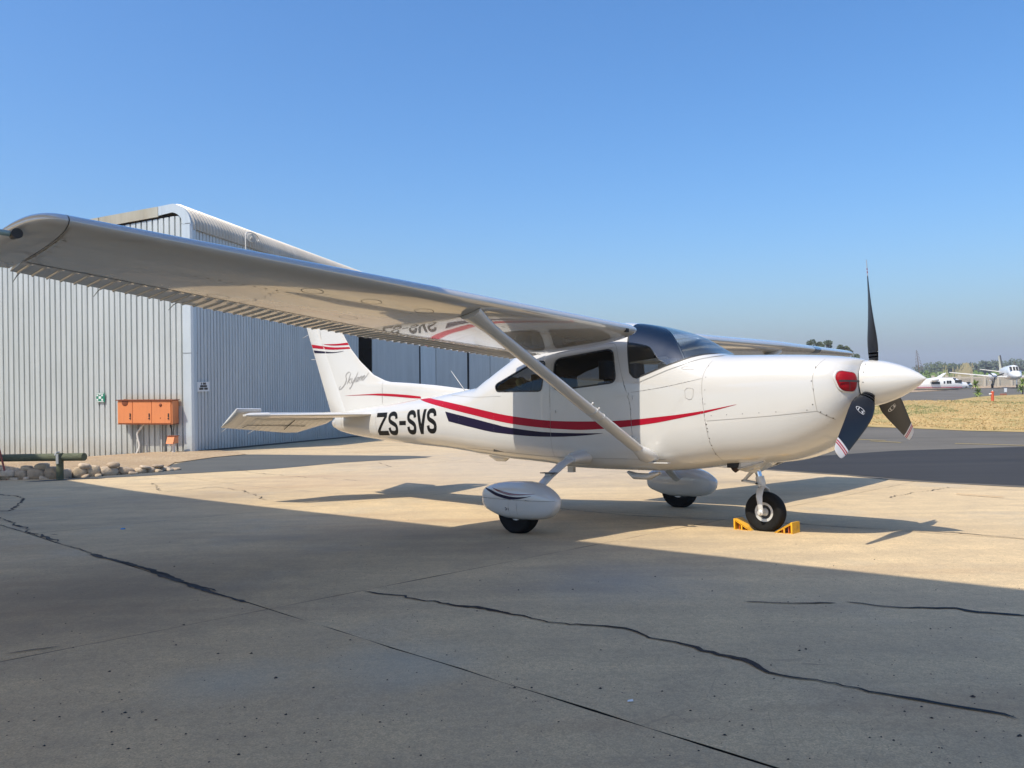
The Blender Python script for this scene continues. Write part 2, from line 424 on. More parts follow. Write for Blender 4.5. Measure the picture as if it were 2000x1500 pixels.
sheet('taxiway_edge_strip', [(31, 69.5), (43.7, 82.2), (56.9, 97.5), (75, 107), (140, 129), (140, 150), (70, 128), (45, 104), (20, 82), (12, 79.5)], .026,
      ground_mat('pale_verge', (.48, .36, .25), (.40, .30, .2), (.3, .22, .13), .3, 6), kind='structure')
sheet('asphalt_patch', cr([(-9.3, 14.9), (-8.92, 15.52), (-7.9, 16.97), (-7.95, 18.67), (-7.48, 20.5), (-7.0, 20.65), (-5.17, 20.16), (-1.97, 19.17), (-3.91, 18.02), (-5.16, 16.87), (-6.42, 16.29), (-7.86, 15.6)], 4, True),
      .016, TAR_PATCH, kind='structure')
dirtz = lambda x, y: .06*max(0, min(1, (-8.0-x)/2.))
sheet('dirt_verge', [(-9.05, 15.6), (-8.1, 16.5), (-7.75, 17.4), (-8.05, 18.6), (-7.6, 19.9), (-7.0, 20.6), (-7.6, 21.4), (-8.45, 22.2), (-26, 20.4), (-30, 13.2), (-15, 14.2), (-10.6, 15.2)],
      .03, DIRT, kind='structure', local=dirtz)
# yellow taxi lines
YL = mat('faded_yellow_line', (.36, .27, .10), .8)
for a, b in ((G(1590, 856), G(1730, 862)), (G(1700, 863), G(1760, 866)), (G(1865, 868), G(2080, 874))):
    d = (Vector(b)-Vector(a)).normalized(); n = Vector((-d.y, d.x))*.06
    sheet('painted_line', [tuple(Vector(a)-n), tuple(Vector(b)-n), tuple(Vector(b)+n), tuple(Vector(a)+n)], .027, YL, kind='structure')
a, b = G(1868, 968), G(1960, 975); d = (Vector(b)-Vector(a)).normalized(); n = Vector((-d.y, d.x))*.02
sheet('painted_line', [tuple(Vector(a)-n), tuple(Vector(b)-n), tuple(Vector(b)+n), tuple(Vector(a)+n)], .027, mat('faded_orange_line', (.45, .25, .1), .8), apron)

# tar filled cracks: uneven ribbons lying on the slabs
TARC = mat('crack_tar', (.012, .012, .016), .6, spec=.15)
def crack(pxs, w0, w1, seed, name='tar_crack', jit=.012, gap=.0, world=False):
    rr = np.random.default_rng(seed); P = [np.array(p if world else G(*p)) for p in pxs]
    pts = []
    for a, b in zip(P, P[1:]):
        n = max(2, int(np.linalg.norm(b-a)/.035))
        pts += [a+(b-a)*i/n for i in range(n)]
    pts.append(P[-1]); N = len(pts)
    ph = rr.uniform(0, 6, 6); mb = MB(); prev = None; s = 0.
    for i, p in enumerate(pts):
        t = pts[min(i+1, N-1)]-pts[max(i-1, 0)]; t = t/np.linalg.norm(t); nn = np.array((-t[1], t[0]))
        s += .035
        off = jit*(math.sin(s*3.1+ph[0]) + .6*math.sin(s*9.7+ph[1]) + .45*math.sin(s*23+ph[2]) + rr.normal(0, .42))
        k = .5+.5*math.sin(s*2.3+ph[3])*math.sin(s*7.1+ph[4])
        w = w0+(w1-w0)*max(0, k)**1.3*rr.uniform(.5, 1.3)
        if i in (0, N-1): w = .001
        if gap and math.sin(s*1.7+ph[5]) > 1-gap: w = .0012
        q = p+nn*off
        l = q+nn*w/2; r_ = q-nn*w/2
        mb.v += [(l[0], l[1], zg(*l)+.0165), (r_[0], r_[1], zg(*r_)+.0165)]
        if i: m_ = len(mb.v); mb.face((m_-4, m_-3, m_-1, m_-2))
    return mb.build(name, TARC, apron)
crack([(709, 1160), (780, 1168), (850, 1178), (980, 1200), (1060, 1218), (1110, 1228), (1200, 1232), (1300, 1258), (1360, 1272), (1420, 1290), (1450, 1296), (1485, 1305), (1530, 1325), (1640, 1338), (1700, 1358), (1770, 1372), (1860, 1385), (1930, 1398), (1990, 1412)], .009, .036, 1, jit=.018)
crack([(1452, 1181), (1530, 1184), (1634, 1183)], .012, .032, 2, jit=.007)
crack([(1650, 1181), (1720, 1190), (1768, 1193), (1830, 1194), (1868, 1194), (1910, 1202), (2010, 1210)], .012, .036, 3, jit=.009)
crack([(1565, 1303), (1612, 1307)], .004, .009, 4, jit=.003)
crack([(1073, 994), (1220, 1009), (1330, 1014), (1440, 1020), (1552, 1026), (1650, 1033), (1755, 1038), (1860, 1043), (1947, 1051), (2010, 1057)], .006, .028, 5, jit=.014)
crack([(-5, 1000), (15, 1000), (40, 985), (46, 978), (36, 972), (8, 968), (-10, 966)], .01, .05, 6, jit=.02)
crack([(-5, 1012), (18, 1018), (26, 1028), (52, 1036), (60, 1044), (92, 1048), (100, 1056), (114, 1061)], .008, .045, 7, jit=.02)
crack([(96, 1047), (112, 1048)], .006, .03, 8)
crack([(300, 945), (306, 957), (330, 962), (420, 953), (480, 960), (492, 967), (510, 975), (522, 979)], .004, .02, 9, jit=.03)
crack([(440, 914), (500, 925), (560, 931), (640, 936), (705, 941)], .004, .02, 10, jit=.03)
crack([(738, 905), (765, 913)], .005, .03, 11, jit=.02)
crack([(900, 886), (960, 889), (1000, 894)], .005, .02, 12, jit=.02)
crack([(1733, 974), (1780, 966), (1830, 958), (1850, 953)], .004, .02, 13, jit=.03)
# heavy tar smears along the joint in front
crack([(180, 1086), (260, 1108), (320, 1128), (380, 1150), (430, 1166), (480, 1182)], .012, .075, 14, 'tar_smear', jit=.006)
crack([(240, 1100), (300, 1118), (350, 1140), (420, 1160)], .01, .06, 15, 'tar_smear', jit=.012)
crack([(10, 1284), (60, 1276), (120, 1268)], .008, .028, 16, 'tar_smear', jit=.004)
crack([(0, 1028), (60, 1046), (116, 1064), (200, 1091)], .004, .016, 17, 'tar_smear', jit=.006)

# loose grit on the apron, too many to count
mb = MB(); rr = np.random.default_rng(5)
for i in range(950):
    px = rr.uniform(-60, 2060); py = 1010 + 490*rr.uniform(0, 1)**.85
    x, y = G(px, py); r_ = .0021*rr.lognormal(0, .5); z = zg(x, y)+.012
    q = [(x+r_*rr.uniform(.7, 1.4)*math.cos(a), y+r_*rr.uniform(.6, 1.2)*math.sin(a), z+r_*.2) for a in np.arange(5)*1.2566+rr.uniform(0, 6)]
    mb.add(q+[(x+r_*.2, y, z+r_*.9), (x, y, z)], [(j, (j+1) % 5, 5) for j in range(5)]+[((j+1) % 5, j, 6) for j in range(5)])
tag(mb.build('loose_grit', mat('grit', (.04, .037, .035), .9)), 'small dark stones scattered over the concrete apron', 'gravel', kind='stuff')
mb = MB(); x, y = G(240, 1036); mb.box((x-.018, y-.012, zg(x, y)+.012), (x+.018, y+.012, zg(x, y)+.022))
tag(mb.build('litter_scrap', mat('blue_plastic', (.02, .25, .6), .5)), 'small blue plastic scrap lying on the shaded concrete', 'litter')
mb = MB(); x, y = G(1231, 1378); mb.add([(x-.011, y-.006, zg(x, y)+.016), (x+.010, y-.008, zg(x, y)+.018), (x+.009, y+.006, zg(x, y)+.02), (x-.007, y+.008, zg(x, y)+.016)], [(0, 1, 2, 3)])
tag(mb.build('paper_scrap', mat('paper', (.7, .75, .78), .7)), 'tiny white paper scrap on the shaded concrete in front', 'litter')

# ================================================================ the parked airplane (built in its own frame)
plane = empty('airplane', label='white high-wing single-engine airplane with red and navy stripes and registration ZS-SVS, parked on the apron', cat='airplane')
pm = AM.to_4x4(); pm.translation = AT; plane.matrix_world = pm

ST = [  # x, half width, bottom, top, widest height, exponent top, exponent bottom
 (-6.44, .035, 1.03, 1.14, 1.085, 2, 2), (-6.36, .075, .985, 1.19, 1.09, 2.1, 2.1), (-6.2, .115, .945, 1.235, 1.10, 2.2, 2.2), (-5.87, .165, .895, 1.262, 1.10, 2.4, 2.4),
 (-5.2, .24, .825, 1.300, 1.09, 2.7, 2.7), (-4.5, .325, .768, 1.345, 1.08, 2.8, 2.9), (-3.7, .42, .715, 1.400, 1.07, 2.9, 3.1), (-3.35, .46, .680, 1.428, 1.07, 3.0, 3.2),
 (-3.12, .485, .652, 1.462, 1.06, 3.0, 3.3), (-2.95, .50, .638, 1.545, 1.06, 3.1, 3.4), (-2.75, .525, .618, 1.64, 1.06, 3.3, 3.5), (-2.55, .545, .602, 1.735, 1.06, 3.5, 3.6), (-2.3, .556, .588, 1.86, 1.05, 3.8, 3.7),
 (-2.05, .56, .570, 1.935, 1.05, 4.2, 3.8), (-1.7, .56, .532, 1.965, 1.05, 4.6, 3.9), (-1.1, .56, .522, 1.975, 1.05, 4.6, 3.9), (-.9, .56, .522, 1.945, 1.05, 4.2, 3.9),
 (-.66, .56, .525, 1.878, 1.05, 3.8, 3.8), (-.45, .558, .54, 1.795, 1.06, 3.5, 3.7), (-.24, .553, .562, 1.665, 1.07, 3.3, 3.6), (-.10, .548, .58, 1.592, 1.08, 3.2, 3.5),
 (0., .545, .59, 1.572, 1.09, 3.2, 3.4), (.25, .532, .605, 1.553, 1.12, 3.2, 3.3), (.5, .515, .630, 1.535, 1.15, 3.2, 3.1), (.7, .495, .685, 1.518, 1.17, 3.1, 2.9),
 (.85, .470, .752, 1.502, 1.19, 3.0, 2.7), (.95, .438, .815, 1.488, 1.21, 2.9, 2.5), (1.02, .392, .89, 1.476, 1.225, 2.6, 2.3), (1.06, .335, .955, 1.466, 1.24, 2.3, 2.2),
 (1.083, .26, 1.015, 1.458, 1.25, 2.1, 2.1), (1.098, .192, 1.072, 1.452, 1.263, 2, 2)]
def pchip(xs, ys, x):
    n = len(xs); i = min(max(int(np.searchsorted(xs, x))-1, 0), n-2)
    def sl(k): return (ys[k+1]-ys[k])/(xs[k+1]-xs[k])
    def d(k):
        if k == 0 or k == n-1: return sl(0) if k == 0 else sl(n-2)
        a, b = sl(k-1), sl(k)
        if a*b <= 0: return 0.
        h0, h1 = xs[k]-xs[k-1], xs[k+1]-xs[k]
        return 3*(h0+h1)/((2*h1+h0)/a + (h1+2*h0)/b)
    h = xs[i+1]-xs[i]; t = (x-xs[i])/h
    return ys[i]*(2*t**3-3*t*t+1) + d(i)*h*(t**3-2*t*t+t) + ys[i+1]*(-2*t**3+3*t*t) + d(i+1)*h*(t**3-t*t)
_X = np.array([s[0] for s in ST]); _P = [np.array([s[k] for s in ST]) for k in range(7)]
NR = 128
def fus_ring(x):
    w, zb, zt, zm, nt, nb = [pchip(_X, _P[k], x) for k in range(1, 7)]
    out = []
    for j in range(NR):
        t = 2*math.pi*j/NR; c, s = math.cos(t), math.sin(t)
        n = nt if s >= 0 else nb
        y = w*math.copysign(abs(c)**(2/n), c)
        z = zm + (zt-zm)*abs(s)**(2/n) if s >= 0 else zm - (zm-zb)*abs(s)**(2/n)
        if -3.1 < x < 0 and z > 1.33:
            kx = min(1, max(0, (x+3.1)/.6))*min(1, max(0, -x/.5))
            y *= 1 - .13*kx*((z-1.33)/.62)**1.2
        # bulge of the cowling round the spinner: flatter beside the inlets
        out.append((x, y, z))
    return out
xs = sorted(set([round(v, 3) for v in list(np.arange(-6.44, -3.2, .09)) + list(np.arange(-3.2, .9, .03)) + list(np.arange(.9, 1.098, .008))] + [1.098]))
bm = bmesh.new(); rows = [[bm.verts.new(p) for p in fus_ring(x)] for x in xs]
for a, b in zip(rows, rows[1:]):
    for j in range(NR): bm.faces.new((a[j], b[j], b[(j+1) % NR], a[(j+1) % NR]))
bm.faces.new(rows[0]); bm.faces.new(list(reversed(rows[-1])))
bmesh.ops.recalc_face_normals(bm, faces=bm.faces)
BODY = BVHTree.FromBMesh(bm)

def rounded(poly, r, n=4):
    out = []; P = [Vector(p) for p in poly]
    for i, p in enumerate(P):
        a, b = P[i-1], P[(i+1) % len(P)]
        da, db = (a-p), (b-p); k = min(r, .45*da.length, .45*db.length)
        s, e = p+da.normalized()*k, p+db.normalized()*k
        for j in range(n+1):
            t = j/n; out.append((1-t)**2*s + 2*t*(1-t)*p + t*t*e)
    return [tuple(v) for v in out]
DOORW = rounded([(-1.757, 1.640), (-1.041, 1.690), (-.975, 1.366), (-1.745, 1.322)], .075)
QTRW = rounded([(-2.62, 1.425), (-2.575, 1.352), (-1.905, 1.325), (-1.885, 1.625), (-1.96, 1.64), (-2.167, 1.590)], .05)
WSP = [(-.97, 2.2), (-.905, 1.80), (-.825, 1.445), (-.785, 1.405), (-.745, 1.392), (-.613, 1.433), (-.45, 1.487), (-.321, 1.523), (-.24, 1.552), (-.16, 1.576), (-.08, 1.592), (-.035, 1.598), (.05, 1.8), (-.3, 2.2)]
REARW = rounded([(-2.42, 2.1), (-2.46, 1.70), (-2.86, 1.50), (-2.93, 1.53), (-2.95, 1.7)], .04)
def inside(p, poly):
    x, y = p; c = False; n = len(poly)
    for i in range(n):
        x1, y1 = poly[i]; x2, y2 = poly[i-1]
        if (y1 > y) != (y2 > y) and x < (x2-x1)*(y-y1)/(y2-y1)+x1: c = not c
    return c
def cut(bm, poly):
    for i in range(len(poly)):
        (x1, z1), (x2, z2) = poly[i-1], poly[i]
        if abs(x1-x2)+abs(z1-z2) < 1e-5: continue
        lx, hx, lz, hz = min(x1, x2)-.003, max(x1, x2)+.003, min(z1, z2)-.003, max(z1, z2)+.003
        fs = []
        for f in bm.faces:
            X = [v.co.x for v in f.verts]
            if max(X) < lx or min(X) > hx: continue
            Z = [v.co.z for v in f.verts]
            if max(Z) < lz or min(Z) > hz: continue
            fs.append(f)
        if not fs: continue
        es = {e for f in fs for e in f.edges}; vv = {v for f in fs for v in f.verts}
        bmesh.ops.bisect_plane(bm, geom=list(vv)+list(es)+fs, plane_co=(x1, 0, z1), plane_no=(z2-z1, 0, -(x2-x1)), dist=1e-5)
def take(bm, poly, name, m, off, ysign=None):
    fs = []
    for f in bm.faces:
        c = f.calc_center_median()
        if inside((c.x, c.z), poly) and (ysign is None or c.y*ysign > 0) and c.z > 1.2: fs.append(f)
    nb = bmesh.new(); mp = {}
    for f in fs:
        vs = []
        for v in f.verts:
            if v not in mp: mp[v] = nb.verts.new(v.co - v.normal*off)
            vs.append(mp[v])
        nf = nb.faces.new(vs); nf.smooth = True
    me = bpy.data.meshes.new(name); nb.to_mesh(me); nb.free(); me.materials.append(m)
    o = bpy.data.objects.new(name, me); COL.objects.link(o); o.parent = plane
    return fs
for P in (DOORW, QTRW, WSP, REARW): cut(bm, P)
bm.normal_update()
dead = []
dead += take(bm, DOORW, 'door_window', GLASS, .004, -1); dead += take(bm, DOORW, 'door_window', GLASS, .004, 1)
dead += take(bm, QTRW, 'quarter_window', GLASS, .004, -1); dead += take(bm, QTRW, 'quarter_window', GLASS, .004, 1)
dead += take(bm, WSP, 'windshield', WSGLASS, -.001)
dead += take(bm, REARW, 'rear_window', GLASS, .002)
bmesh.ops.delete(bm, geom=list(set(dead)), context='FACES')
for f in bm.faces: f.smooth = True
me = bpy.data.meshes.new('fuselage'); bm.to_mesh(me); me.materials.append(WHITE)
fus = bpy.data.objects.new('fuselage', me); COL.objects.link(fus); fus.parent = plane
bm.normal_update()
kill = [f for f in bm.faces if not (-3.05 < f.calc_center_median().x < .03)]
bmesh.ops.delete(bm, geom=kill, context='FACES')
for v in bm.verts: v.co -= v.normal*.022
for f in bm.faces: f.normal_flip()
me = bpy.data.meshes.new('cabin_lining'); bm.to_mesh(me); bm.free(); me.materials.append(CABIN)
o = bpy.data.objects.new('cabin_lining', me); COL.objects.link(o); o.parent = plane
mb = MB(); mb.box((-2.7, -.47, .70), (-.05, .47, .73)); mb.box((-2.74, -.44, .72), (-2.70, .44, 1.40)); mb.box((-.10, -.45, .70), (-.07, .45, 1.45)); mb.build('cabin_floor', CABIN, plane, smooth=False)

# ---- decals: thin films laid on a surface
def on(bvh, x, z, sg, off=.0016, y=2.2):
    h = bvh.ray_cast(Vector((x, sg*y, z)), Vector((0, -sg, 0)))
    if h[0] is None: return None
    n = h[1] if h[1].y*sg > 0 else -h[1]
    return h[0] + n*off
def resamp(C, n, smooth=True):
    C = cr(C, 6) if (smooth and len(C) > 2) else [np.array(c, float) for c in C]
    d = [0.]
    for a, b in zip(C, C[1:]): d.append(d[-1]+np.linalg.norm(b-a))
    out = []
    for i in range(n):
        t = d[-1]*i/(n-1); k = min(max(int(np.searchsorted(d, t))-1, 0), len(C)-2)
        u = (t-d[k])/max(d[k+1]-d[k], 1e-9); out.append(C[k]*(1-u)+C[k+1]*u)
    return out
def grid_faces(mb, rows):
    for a, b in zip(rows, rows[1:]):
        for j in range(len(a)-1):
            if None in (a[j], a[j+1], b[j], b[j+1]): continue
            o = len(mb.v); mb.v += [tuple(p) for p in (a[j], b[j], b[j+1], a[j+1])]; mb.face((o, o+1, o+2, o+3))
def strip(name, T, B, m, parent, bvh, sg, n=60, k=6, off=.0016):
    T = resamp(T, n); B = resamp(B, n); mb = MB()
    rows = [[on(bvh, *(t*(1-q/k)+b*q/k), sg, off) for q in range(k+1)] for t, b in zip(T, B)]
    grid_faces(mb, rows)
    if mb.v: return mb.build(name, m, parent)
def line(mb, pts, w, bvh, sg, off=.0018, smooth=True, step=.03, wf=None):
    P = cr(pts, 6) if smooth and len(pts) > 2 else [np.array(p, float) for p in pts]
    L = sum(np.linalg.norm(b-a) for a, b in zip(P, P[1:])); n = max(3, int(L/step)+1)
    P = resamp([tuple(p) for p in P], n, False); rows = []
    for i, p in enumerate(P):
        t = P[min(i+1, n-1)]-P[max(i-1, 0)]; t = t/max(np.linalg.norm(t), 1e-9); nn = np.array((-t[1], t[0]))
        ww = w*(wf(i/(n-1)) if wf else 1)
        kk = 1 if w < .02 else 6
        rows.append([on(bvh, *(p+nn*ww*(.5-q/kk)), sg, off) for q in range(kk+1)])
    grid_faces(mb, rows)
RT = [(-4.224, 1.338), (-4.02, 1.343), (-3.844, 1.32), (-3.632, 1.293), (-3.229, 1.23), (-2.852, 1.166), (-2.414, 1.092), (-1.932, 1.033), (-1.561, 1.01), (-1.122, 1.003), (-.817, 1.01), (-.55, 1.027), (-.286, 1.048), (-.037, 1.076), (.228, 1.116)]
RB = [(-4.224, 1.334), (-3.846, 1.264), (-3.428, 1.189), (-3.039, 1.119), (-2.416, 1.011), (-1.934, .955), (-1.467, .925), (-1.21, .928), (-1.005, .937), (-.819, .95), (-.552, .976), (-.287, 1.016), (-.057, 1.053), (.228, 1.114)]
NTc = [(-3.521, 1.164), (-3.04, 1.079), (-2.588, .997), (-2.417, .967), (-1.935, .912), (-1.468, .893), (-1.141, .890)]
NBc = [(-3.452, 1.047), (-2.767, .932), (-2.419, .894), (-2.059, .867), (-1.698, .859), (-1.357, .870), (-1.141, .888)]
for sg in (-1, 1):
    tag(strip('cheatline', RT, RB, RED, fus, BODY, sg, 150, 5), 'red stripe')
    tag(strip('cheatline', NTc, NBc, NAVY, fus, BODY, sg, 90, 5), 'navy stripe')
def glyph(ch, x0, x1, z0, z1, w, sg, parent, m):
    mb = MB(); W, H = x1-x0, z1-z0; h = w/2
    def q(u, v): return (x0+h+(W-w)*u, z0+h+(H-w)*v)
    if ch == 'S':
        P = [(.99, .73), (.93, .90), (.72, .985), (.5, 1.0), (.26, .98), (.06, .88), (.02, .73), (.12, .61), (.38, .53), (.66, .46), (.9, .37), (.99, .24), (.93, .09), (.72, .01), (.5, 0), (.26, .015), (.06, .1), (0, .28)]
        line(mb, [q(*p) for p in P], w*.98, BODY, sg, step=.008)
    elif ch == 'Z':
        line(mb, [(x0, z1-h), (x1-.02, z1-h)], w, BODY, sg, smooth=False, step=.01)
        line(mb, [(x0, z0+h), (x1, z0+h)], w, BODY, sg, smooth=False, step=.01)
        k = w*.62; T = [(x1-w*1.15-.02, z1-w), (x0, z0+w)]; B = [(x1-.02, z1-w), (x0+w*1.2, z0+w)]
        T, B = resamp(T, 24, False), resamp(B, 24, False)
        grid_faces(mb, [[on(BODY, *(t*(1-i/4)+b*i/4), sg, .0018) for i in range(5)] for t, b in zip(T, B)])
    elif ch == '-':
        line(mb, [(x0, (z0+z1)/2), (x1, (z0+z1)/2)], z1-z0, BODY, sg, smooth=False, step=.01)
    elif ch == 'V':
        for a in (0, 1):
            T = [((x0 if a == 0 else x1-w), z1), ((x0+x1)/2-w*.55, z0)]; B = [((x0+w if a == 0 else x1), z1), ((x0+x1)/2+w*.55, z0)]
            if a: T[1], B[1] = ((x0+x1)/2-w*.55, z0), ((x0+x1)/2+w*.55, z0)
            T, B = resamp(T, 26, False), resamp(B, 26, False)
            grid_faces(mb, [[on(BODY, *(t*(1-i/4)+b*i/4), sg, .0018+.0006*a) for i in range(5)] for t, b in zip(T, B)])
    mb.build('registration_letter', m, parent)
for ch, x0, x1, z0, z1 in (('Z', -5.09, -4.815, .893, 1.190), ('S', -4.80, -4.565, .892, 1.198), ('-', -4.53, -4.375, 1.018, 1.072), ('S', -4.345, -4.135, .898, 1.203), ('V', -4.13, -3.915, .904, 1.205), ('S', -3.905, -3.695, .908, 1.212)):
    glyph(ch, x0, x1, z0, z1, .058, -1, fus, LETTER)
# panel seams, door outline, fasteners
for sg in (-1, 1):
    mb = MB()
    line(mb, [(-.046, 1.508), (-.085, 1.347), (-.07, 1.081), (-.03, .775), (.009, .64)], .004, BODY, sg)
    line(mb, [(-.045, .984), (.492, 1.012), (.872, 1.042)], .004, BODY, sg)
    line(mb, [(.900, 1.457), (.862, 1.378), (.850, 1.277), (.872, 1.042)], .004, BODY, sg)
    line(mb, [(.872, 1.042), (.975, .975)], .005, BODY, sg)
    line(mb, [(-.809, 1.262), (-.434, 1.298), (-.09, 1.352)], .003, BODY, sg)
    line(mb, rounded([(-.247, 1.275), (-.161, 1.271), (-.17, 1.173), (-.24, 1.176)], .02)+[(-.247, 1.255)], .003, BODY, sg, smooth=False)
    line(mb, rounded([(-.30, 1.468), (-.17, 1.460), (-.155, 1.435), (-.28, 1.440)], .012)+[(-.30, 1.462)], .003, BODY, sg, smooth=False)
    line(mb, [(-3.2, .74), (-1.8, .655), (-1.1, .648), (-.5, .645)], .003, BODY, sg)
    line(mb, [(-1.795, .655), (-1.795, 1.60)], .003, BODY, sg, smooth=False)
    line(mb, rounded([(-1.80, 1.70), (-1.02, 1.752), (-.905, 1.40), (-.818, 1.15), (-.802, .70)], .06)[3:-1], .004, BODY, sg, smooth=False)
    line(mb, [(-3.55, 1.36), (-3.0, 1.31), (-2.5, 1.30)], .003, BODY, sg)
    line(mb, [(-5.12, .84), (-5.12, 1.26)], .003, BODY, sg, smooth=False)
    line(mb, [(-6.07, .94), (-6.10, 1.1), (-6.08, 1.2)], .004, BODY, sg)
    mb.build('panel_seam', SEAM, fus)
    mb = MB()
    def rivet(x, z, r=.005, sg=sg, mb=mb):
        rows = []
        c = on(BODY, x, z, sg, .002)
        if c is None: return
        o_ = [on(BODY, x+r*math.cos(a), z+r*math.sin(a), sg, .0022) for a in np.arange(6)*math.pi/3]
        if None in o_: return
        i0 = len(mb.v); mb.v += [tuple(p) for p in o_]; mb.face(range(i0, i0+6))
    for z in (.955, .92, .892, .835, .775, .70): rivet(-.048+(.955-z)*.13, z, .0055)
    for x in (.0, .14, .28, .42, .56, .80): rivet(x, 1.028+x*.03, .004)
    for x, z in ((.845, 1.095), (.842, 1.28), (.86, 1.39), (.895, 1.035), (.93, 1.01), (.965, .985)): rivet(x, z, .005)
    for z in (1.46, 1.36, 1.25, 1.13): rivet(-.055, z, .004)
    mb.build('fastener', mat('fastener', (.10, .09, .08), .5), fus)
    mb = MB()
    for x in np.arange(-3.0, -.1, .035): rivet(x, .70-.012*(x+1.2)**2*0+.0, .0024, sg, mb)
    for xf in (-2.62, -3.25, -3.60, -4.35, -5.12, -5.75):
        for z in np.arange(.80, 1.36, .032): rivet(xf, z, .0024, sg, mb)
    for x in np.arange(-6.0, -3.2, .04): rivet(x, .98+(x+3.2)*-.02, .0022, sg, mb)
    for z in np.arange(.75, 1.48, .03): rivet(-.10, z, .0022, sg, mb)
    rv = mb.build('rivet_row', mat('rivet_paint', (.44, .42, .38), .5), fus)
    if rv: rv['kind'] = 'stuff'
    # window rims
    mb = MB(); line(mb, DOORW+[DOORW[0]], .016, BODY, sg, .003, smooth=False, step=.012); line(mb, QTRW+[QTRW[0]], .014, BODY, sg, .003, smooth=False, step=.012)
    mb.build('window_seal', BLACKM, plane)
    mb = MB()
    big = [((x+1.37)*1.07-1.37, (z-1.505)*1.13+1.505) for x, z in DOORW]
    line(mb, big+[big[0]], .012, BODY, sg, .007, smooth=False, step=.012); mb.build('window_frame', WHITE, plane)
    mb = MB(); line(mb, WSP[1:12], .012, BODY, sg, .003, smooth=False, step=.012); mb.build('windshield_seal', BLACKM, plane)
    mb = MB(); line(mb, [(x+.012, z-.028) for x, z in WSP[3:12]], .032, BODY, sg, .005, smooth=False, step=.012); mb.build('windshield_fairing', WHITE, plane)
    mb = MB(); mb.box((-1.0, sg*.565-.004, 1.235), (-.835, sg*.565+.004, 1.262)); mb.box((-1.80, sg*.563-.006, 1.10), (-1.72, sg*.563+.006, 1.125))
    mb.build('door_handle', WHITE, plane, smooth=False)
    mb = MB(); mb.box((-.83, sg*.556-.012, .80), (-.76, sg*.556+.012, .845)); mb.box((-.83, sg*.556-.012, 1.20), (-.79, sg*.556+.012, 1.235)); mb.build('door_hinge', WHITE, plane, smooth=False)
# winged "Skylane" script on the fin is written later, when the fin exists

# ---- cabin interior
def seat(x, y, s=1., back=1.50):
    mb = MB()
    mb.tube([(x-.22, y, .86), (x+.22, y, .88)], [.20, .20], 14, squash=.35, flatdir=(0, 1, 0))
    mb.tube([(x-.20, y, .88), (x-.27, y, 1.15), (x-.33, y, back-.12)], [.21, .22, .17], 14, squash=.28, flatdir=(0, 1, 0))
    mb.tube([(x-.34, y, back-.08), (x-.35, y, back+.10)], [.12, .115], 12, squash=.45, flatdir=(0, 1, 0))
    mb.tube([(x-.34, y-.05, back-.14), (x-.34, y-.05, back-.05)], .01, 6); mb.tube([(x-.34, y+.05, back-.14), (x-.34, y+.05, back-.05)], .01, 6)
    mb.build('seat', SEATM, plane)
seat(-.95, -.26); seat(-.95, .26); seat(-1.85, -.26, back=1.42); seat(-1.85, .26, back=1.42)
mb = MB(); mb.loft([[(-.45, -.50, 1.0), (-.45, .50, 1.0), (-.42, .48, 1.42), (-.42, 0, 1.47), (-.42, -.48, 1.42)], [(-.1, -.48, 1.0), (-.1, .48, 1.0), (-.12, .42, 1.46), (-.12, 0, 1.53), (-.12, -.42, 1.46)]])
mb.build('instrument_panel', CABIN, plane, smooth=False)
for sg in (-1, 1):
    mb = MB(); mb.tube([(-.43, sg*.26, 1.28), (-.62, sg*.26, 1.28)], .015, 8); mb.tube([(-.62, sg*.26-.13, 1.34), (-.63, sg*.26-.12, 1.26), (-.63, sg*.26+.12, 1.26), (-.62, sg*.26+.13, 1.34)], .016, 8); mb.build('control_yoke', BLACKM, plane)
mb = MB(); mb.lathe([(.0, -.05), (.07, -.05), (.085, -.01), (.085, .05), (.06, .08), (0, .085)], (-.52, -.40, 1.47), (1, .1, .15), 20); mb.lathe([(.0, -.07), (.055, -.06), (.075, -.02), (.06, .04), (0, .05)], (-.42, -.40, 1.49), (1, .1, .15), 20); mb.build('headset', SEATM, plane)
mb = MB(); mb.lathe([(0, -.03), (.05, -.03), (.06, .0), (.05, .03), (0, .03)], (-2.30, -.44, 1.44), (0, 1, .2), 16); mb.build('headset', HEADSET, plane)

# ---- propeller and spinner
HUB = Vector((1.158, 0, 1.263))
mb = MB(); prof = [(.186, -.052), (.187, -.03), (.184, .01), (.172, .07), (.150, .14), (.120, .215), (.085, .28), (.048, .335), (.020, .366), (.006, .382), (.0005, .387)]
mb.lathe(prof, (HUB.x, 0, HUB.z), (1, 0, .035), 64)
mb.build('spinner', mat('spinner_white', (.60, .59, .56), .28, coat=1), plane, angle=60)
mb = MB(); mb.lathe([(.05, -.075), (.178, -.072), (.178, -.050), (.05, -.05)], HUB, (1, 0, 0), 48); mb.build('spinner_backplate', BLACKM, plane)
mb = MB()
for i in range(14):
    a = i*2*math.pi/14; c = HUB+Vector((-.022, .1865*math.cos(a), .1865*math.sin(a))); n = Vector((0, math.cos(a), math.sin(a)))
    mb.lathe([(.0045, -.002), (.0045, .0015), (0, .002)], c, n, 8)
mb.build('spinner_screw', mat('fastener_dark', (.12, .11, .1), .5), plane)
TH = .0568; R = .9915
BLT = [(.17, .085, .055, 58), (.22, .115, .045, 52), (.29, .165, .036, 45), (.38, .196, .028, 38), (.50, .195, .022, 31), (.62, .178, .017, 26), (.74, .158, .013, 22.5), (.85, .138, .010, 20), (.93, .120, .008, 18.5), (.97, .098, .007, 18), (.988, .065, .005, 18), (.992, .03, .004, 18)]
prop = empty('propeller', HUB); prop.parent = plane
